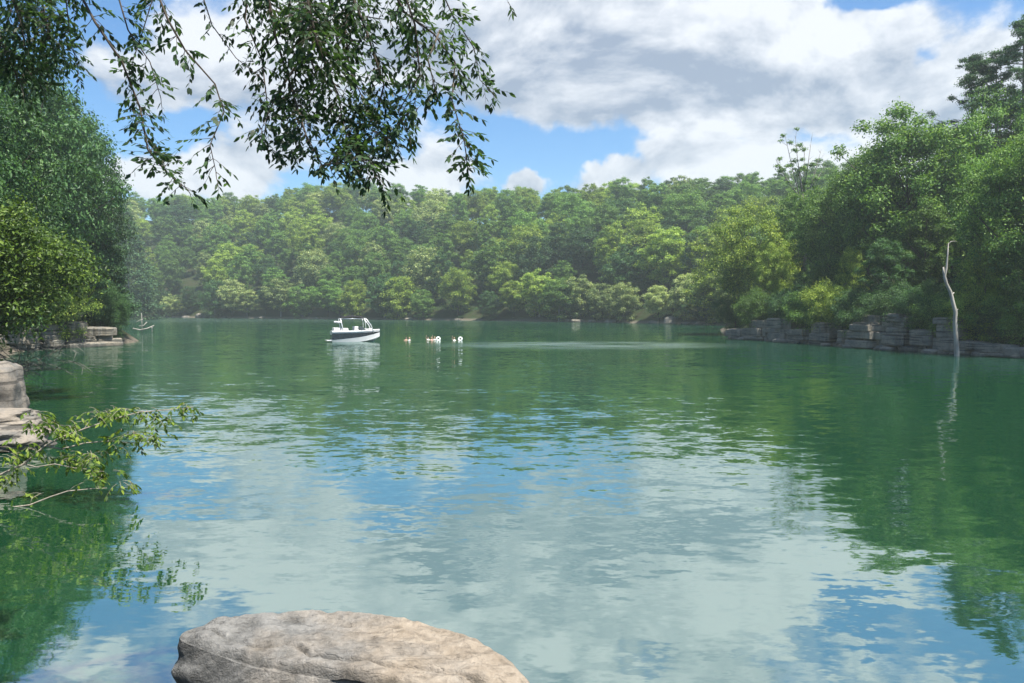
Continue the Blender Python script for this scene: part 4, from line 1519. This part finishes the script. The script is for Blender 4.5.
def boat():
    D = 93.0
    x0 = (355.5 - 512) / F * D
    e = empty('motorboat', (x0, D, 0.0), R(22))
    e.scale = (0.92, 0.92, 1.14)
    tag(e, 'white and black motorboat with a canopy tower floating on the lake', 'motorboat')
    L = 6.6; B = 2.4
    # local x: stern at -L/2, bow at +L/2
    def station(u):
        x = -L / 2 + L * u
        w = B / 2 * (1 - max(0, (u - 0.5) / 0.5) ** 2.2 * 0.97) * (0.95 + 0.05 * min(1, u * 5))
        sheer = 1.10 + 0.02 * math.sin(u * 3.14) + 0.30 * max(0, u - 0.35) ** 1.5
        keel = -0.35 + 0.95 * max(0, (u - 0.62) / 0.38) ** 2.3
        chine = -0.02 + 0.55 * max(0, (u - 0.45) / 0.55) ** 2
        return x, w, sheer, keel, chine
    us = [0, 0.1, 0.25, 0.4, 0.55, 0.68, 0.8, 0.88, 0.94, 0.98, 1.0]
    # hull below the stripe
    hull = MB(); band = MB(); rings = []; bl, br_ = [], []
    for u in us:
        x, w, s, k, c_ = station(u)
        lo = c_ + (s - c_) * (0.22 + 0.40 * u)      # the dark band narrows towards the bow
        hi = s - 0.16
        lo = min(lo, hi - 0.02)
        wl = w * (0.93 + 0.07 * (lo - c_) / (s - c_))
        rings.append([(x, 0, k), (x, -w * 0.86, c_), (x, -wl, lo), (x, -w * 0.97, hi), (x, -w, s), (x, w, s), (x, w * 0.97, hi), (x, wl, lo), (x, w * 0.86, c_)])
        for lst, sg in ((bl, -1), (br_, 1)):
            lst.append([(x, sg * (wl + 0.004), lo), (x, sg * (w * 0.97 + 0.012), hi), (x, sg * (w * 0.97 - 0.01), hi), (x, sg * (wl - 0.02), lo)])
    hull.loft(rings)
    hull.build('hull', M_WHITE, e, False, 0.0)
    band.loft(bl); band.loft([list(reversed(r_)) for r_ in br_])
    x, w, s, k, c_ = station(0)
    band.box((x - 0.008, 0, 0.52), (0.02, w * 1.8, 0.5))
    band.build('side_stripe', M_NAVY, e)
    # gunwale and deck
    dk = MB(); rr_ = []
    for u in us:
        x, w, s, k, c_ = station(u)
        rr_.append([(x, -w - 0.03, s - 0.04), (x, -w - 0.03, s + 0.05), (x, -w * 0.8, s + 0.09), (x, w * 0.8, s + 0.09), (x, w + 0.03, s + 0.05), (x, w + 0.03, s - 0.04)])
    dk.loft(rr_)
    dk.build('deck', M_WHITE, e)
    st = MB()
    for (cx, cy, lx, ly, lz) in [(-2.6, 0, 0.9, 1.7, 0.42), (-1.6, -0.85, 1.0, 0.35, 0.38), (-1.6, 0.85, 1.0, 0.35, 0.38), (0.0, -0.6, 0.6, 0.55, 0.55), (0.0, 0.6, 0.6, 0.55, 0.55), (1.7, 0, 1.3, 1.1, 0.30)]:
        b = MB(); b.box((cx, cy, 1.12 + lz / 2), (lx, ly, lz), 0, 0.9); b.build('seat', M_VINYL, e, False, 0.05)
    ws = MB()
    ws.loft([[(0.55, -1.02, 1.22), (1.25, -0.85, 1.26), (1.27, -0.85, 1.26), (0.57, -1.04, 1.22)], [(0.15, -0.92, 1.62), (0.80, -0.75, 1.66), (0.82, -0.75, 1.66), (0.17, -0.94, 1.62)]])
    ws.loft([[(1.25, -0.85, 1.26), (1.25, 0.85, 1.26), (1.28, 0.85, 1.26), (1.28, -0.85, 1.26)], [(0.80, -0.75, 1.66), (0.80, 0.75, 1.66), (0.83, 0.75, 1.66), (0.83, -0.75, 1.66)]])
    ws.loft([[(0.55, 1.02, 1.22), (1.25, 0.85, 1.26), (1.27, 0.85, 1.26), (0.57, 1.04, 1.22)], [(0.15, 0.92, 1.62), (0.80, 0.75, 1.66), (0.82, 0.75, 1.66), (0.17, 0.94, 1.62)]])
    ws.build('windshield', M_GLASS, e)
    # tower: rear legs near the stern, raked front legs ending at the fore deck
    tw = MB()
    for sy_ in (-1, 1):
        tw.tube([(-1.75, sy_ * 1.08, 0.95), (-1.95, sy_ * 1.0, 1.7), (-2.15, sy_ * 0.9, 2.52)], [0.075, 0.065, 0.05], 8)
        tw.tube([(2.35, sy_ * 0.74, 1.0), (1.95, sy_ * 0.8, 1.8), (1.25, sy_ * 0.86, 2.52)], [0.065, 0.06, 0.045], 8)
        tw.tube([(1.25, sy_ * 0.95, 1.0), (1.2, sy_ * 0.9, 1.9), (1.1, sy_ * 0.86, 2.49)], 0.045, 8)
        tw.tube([(-2.15, sy_ * 0.9, 2.52), (1.25, sy_ * 0.86, 2.52)], 0.045, 8)
    tw.tube([(-2.15, -0.9, 2.52), (-2.15, 0.9, 2.52)], 0.05, 8)
    tw.tube([(1.25, -0.86, 2.52), (1.25, 0.86, 2.52)], 0.05, 8)
    tw.build('tower', M_ALU, e, True)
    for sy_ in (-1, 1):
        r_ = MB(); r_.tube([(-2.75, sy_ * 0.95, 2.15), (-2.1, sy_ * 0.98, 2.15)], [0.11, 0.08], 10); r_.build('board_rack', M_WHITE, e, True)
    cn = MB(); rg = []
    for i in range(9):
        u = i / 8; x = -1.95 + 2.9 * u
        zc = 2.68 + 0.14 * math.sin(math.pi * u)
        rg.append([(x, -1.0, zc - 0.10), (x, -0.9, zc + 0.0), (x, 0, zc + 0.06), (x, 0.9, zc), (x, 1.0, zc - 0.18), (x, 0.9, zc - 0.14), (x, 0, zc - 0.04), (x, -0.9, zc - 0.14)])
    cn.loft(rg)
    cn.build('canopy', M_CANVAS, e)
    sp_ = MB(); sp_.box((-L / 2 - 0.35, 0, 0.16), (0.7, 2.0, 0.08)); sp_.build('swim_platform', M_WHITE, e, False, 0.02)
    wh = MB(); wh.tube([(0.45 + 0.02 * 0, -0.6 + 0.2 * math.cos(a), 1.45 + 0.2 * math.sin(a)) for a in np.linspace(0, 2 * math.pi, 16)], 0.02, 5); wh.build('steering_wheel', M_CANVAS, e, True)


boat()

# ------------------------------------------------------------------ swimmers
SKIN = plain('skin', (0.50, 0.31, 0.22), 0.5, 0.4)
HAIR_B = plain('hair_brown', (0.045, 0.028, 0.018), 0.6, 0.4)
HAIR_L = plain('hair_blond', (0.42, 0.31, 0.16), 0.6, 0.4)
VEST_W = plain('vest_white', (0.75, 0.76, 0.74), 0.6, 0.3)
VEST_R = plain('vest_coral', (0.62, 0.36, 0.30), 0.6, 0.3)
RINGM = plain('float_ring_white', (0.80, 0.80, 0.78), 0.35, 0.5)


def skin_mesh(name, verts, edges, rads, mat, sub=2):
    me = bpy.data.meshes.new(name + '_tmp')
    me.from_pydata(verts, edges, [])
    o = bpy.data.objects.new(name + '_tmp', me); COL.objects.link(o)
    sk = o.modifiers.new('skin', 'SKIN'); sk.use_smooth_shade = True
    for i, r_ in enumerate(rads):
        o.data.skin_vertices[0].data[i].radius = (r_, r_) if not hasattr(r_, '__len__') else r_
    o.data.skin_vertices[0].data[0].use_root = True
    ss = o.modifiers.new('sub', 'SUBSURF'); ss.levels = sub; ss.render_levels = sub
    dg = bpy.context.evaluated_depsgraph_get()
    dg.update()
    ev = o.evaluated_get(dg)
    res = bpy.data.meshes.new_from_object(ev)
    res.name = name
    bpy.data.objects.remove(o)
    res.materials.clear(); res.materials.append(mat)
    res.polygons.foreach_set('use_smooth', [True] * len(res.polygons))
    return res


def person_body(pose):
    """upright swimmer, chest at the waterline; z=0 is the water surface, head top about 0.42 m above"""
    V = [(0, 0, -0.62), (0, 0, -0.38), (0, 0, -0.15), (0, 0, 0.02), (0, 0, 0.10), (0, -0.01, 0.20), (0, -0.015, 0.31), (0, -0.01, 0.38)]
    Rr = [(0.15, 0.11), (0.13, 0.10), (0.155, 0.11), (0.13, 0.085), (0.055, 0.055), (0.080, 0.085), (0.085, 0.10), (0.05, 0.06)]
    E = [(i, i + 1) for i in range(7)]
    def limb(start, pts, rads):
        prev = start
        for p_, r_ in zip(pts, rads):
            V.append(p_); Rr.append((r_, r_)); E.append((prev, len(V) - 1)); prev = len(V) - 1
    if pose == 'up':        # one arm raised, one on the water
        limb(3, [(-0.17, 0, 0.02), (-0.30, -0.05, 0.22), (-0.26, -0.1, 0.46), (-0.25, -0.1, 0.53), (-0.25, -0.1, 0.62)], [0.055, 0.045, 0.03, 0.035, 0.02])
        limb(3, [(0.17, 0, 0.0), (0.36, -0.12, -0.06), (0.46, -0.32, 0.02), (0.48, -0.40, 0.03), (0.5, -0.47, 0.03)], [0.055, 0.045, 0.03, 0.035, 0.02])
    else:
        limb(3, [(-0.17, 0, 0.0), (-0.36, -0.10, -0.06), (-0.44, -0.32, 0.03), (-0.45, -0.40, 0.03), (-0.45, -0.48, 0.03)], [0.055, 0.045, 0.03, 0.035, 0.02])
        limb(3, [(0.17, 0, 0.0), (0.36, -0.10, -0.06), (0.44, -0.32, 0.03), (0.45, -0.40, 0.03), (0.45, -0.48, 0.03)], [0.055, 0.045, 0.03, 0.035, 0.02])
    limb(0, [(-0.11, 0.03, -0.75), (-0.14, -0.05, -1.15), (-0.14, 0.10, -1.50), (-0.14, 0.03, -1.58)], [0.09, 0.065, 0.045, 0.035])
    limb(0, [(0.11, 0.03, -0.75), (0.14, -0.12, -1.15), (0.14, 0.0, -1.50), (0.14, -0.08, -1.58)], [0.09, 0.065, 0.045, 0.035])
    return skin_mesh('body', V, E, Rr, SKIN)


BODY = {k: person_body(k) for k in ('up', 'low')}


def cap_mesh(mat, long_):
    import bmesh
    bm = bmesh.new(); bmesh.ops.create_icosphere(bm, subdivisions=3, radius=1.0)
    for v in list(bm.verts):
        c_ = v.co
        if c_.z < (-0.9 if long_ and c_.y > 0.2 else 0.0) or (c_.y < -0.55 and c_.z < 0.35):
            bm.verts.remove(v)
    for v in bm.verts:
        v.co = Vector((v.co.x * 0.108, v.co.y * 0.122 + 0.005, v.co.z * 0.125 + 0.30))
    me = bpy.data.meshes.new('hair'); bm.to_mesh(me); bm.free(); me.materials.append(mat)
    me.polygons.foreach_set('use_smooth', [True] * len(me.polygons))
    return me


def vest_mesh(mat):
    mb = MB(); rg = []
    for z, rx, ry in ((-0.34, 0.18, 0.15), (-0.2, 0.20, 0.165), (-0.05, 0.205, 0.165), (0.06, 0.17, 0.14), (0.10, 0.11, 0.10)):
        rg.append([(rx * math.cos(a), ry * math.sin(a), z) for a in np.linspace(0, 2 * math.pi, 20, endpoint=False)])
    mb.loft(rg)
    return mb.mesh('life_vest', mat, True)


def swimmer(px, py, D, pose, hair, vest, lab, rz):
    x = (px - 512) / F * D
    e = empty('person', (x, D, 0.0), rz)
    e.scale = (1.0, 1.0, 1.0)
    tag(e, lab, 'person', 'swimmers near the boat')
    link(bpy.data.objects.new('body', BODY[pose]), e)
    link(bpy.data.objects.new('hair', cap_mesh(hair, hair is HAIR_L)), e)
    if vest:
        link(bpy.data.objects.new('life_vest', vest_mesh(vest)), e)
    return e


Dm = CAMZ * F / (341 - HOR)
swimmer(406, 340, 97, 'low', HAIR_B, None, 'swimmer with brown hair, leftmost of the group beside the boat', 0.4)
swimmer(409.3, 340, 96, 'low', HAIR_L, VEST_W, 'fair-haired swimmer second from left in the water', -0.6)
swimmer(428, 340, 98, 'up', HAIR_B, VEST_W, 'swimmer in white vest raising an arm left of the middle float ring', 0.3)
swimmer(431.5, 340, 97, 'low', HAIR_L, VEST_R, 'swimmer in coral vest between two others at the middle ring', 0.0)
swimmer(434.6, 340, 98, 'up', HAIR_L, VEST_W, 'swimmer touching the middle white float ring', -0.4)
swimmer(454.2, 340, 96, 'up', HAIR_L, VEST_W, 'swimmer in white vest beside the right-hand float ring', 0.2)


def ring(px, D, lab, rz):
    x = (px - 512) / F * D
    import bmesh
    mb = MB(); rg = []
    for a in np.linspace(0, 2 * math.pi, 28, endpoint=False):
        rg.append([((0.27 + 0.12 * math.cos(b)) * math.cos(a), 0.12 * math.sin(b), (0.27 + 0.12 * math.cos(b)) * math.sin(a)) for b in np.linspace(0, 2 * math.pi, 12, endpoint=False)])
    rg.append(rg[0])
    mb.loft(rg, cap=False)
    o = mb.build('float_ring', RINGM, None, True)
    o.location = (x, D, 0.16); o.scale = (0.8, 0.8, 0.8); o.rotation_euler = (R(-18), 0, rz)
    tag(o, lab, 'float ring', 'float rings by the swimmers')


ring(438.2, 97, 'white float ring tipped upright beside the middle trio of swimmers', 0.2)
ring(460.2, 96.5, 'white float ring at the right end of the swimmers', -0.15)

# ------------------------------------------------------------------ haze
HAZE, nt = new_mat('haze')
pv = nt.n('ShaderNodeVolumePrincipled')
pv.inputs['Color'].default_value = (0.86, 1.0, 0.96, 1)
pv.inputs['Density'].default_value = 0.0005
pv.inputs['Anisotropy'].default_value = 0.3
mo = nt.n('ShaderNodeOutputMaterial'); nt.l(pv.outputs[0], mo.inputs['Volume'])
hb = MB(); hb.box((-10, 295, 57), (1300, 1230, 124))
tag(hb.build('haze', HAZE), kind='stuff')
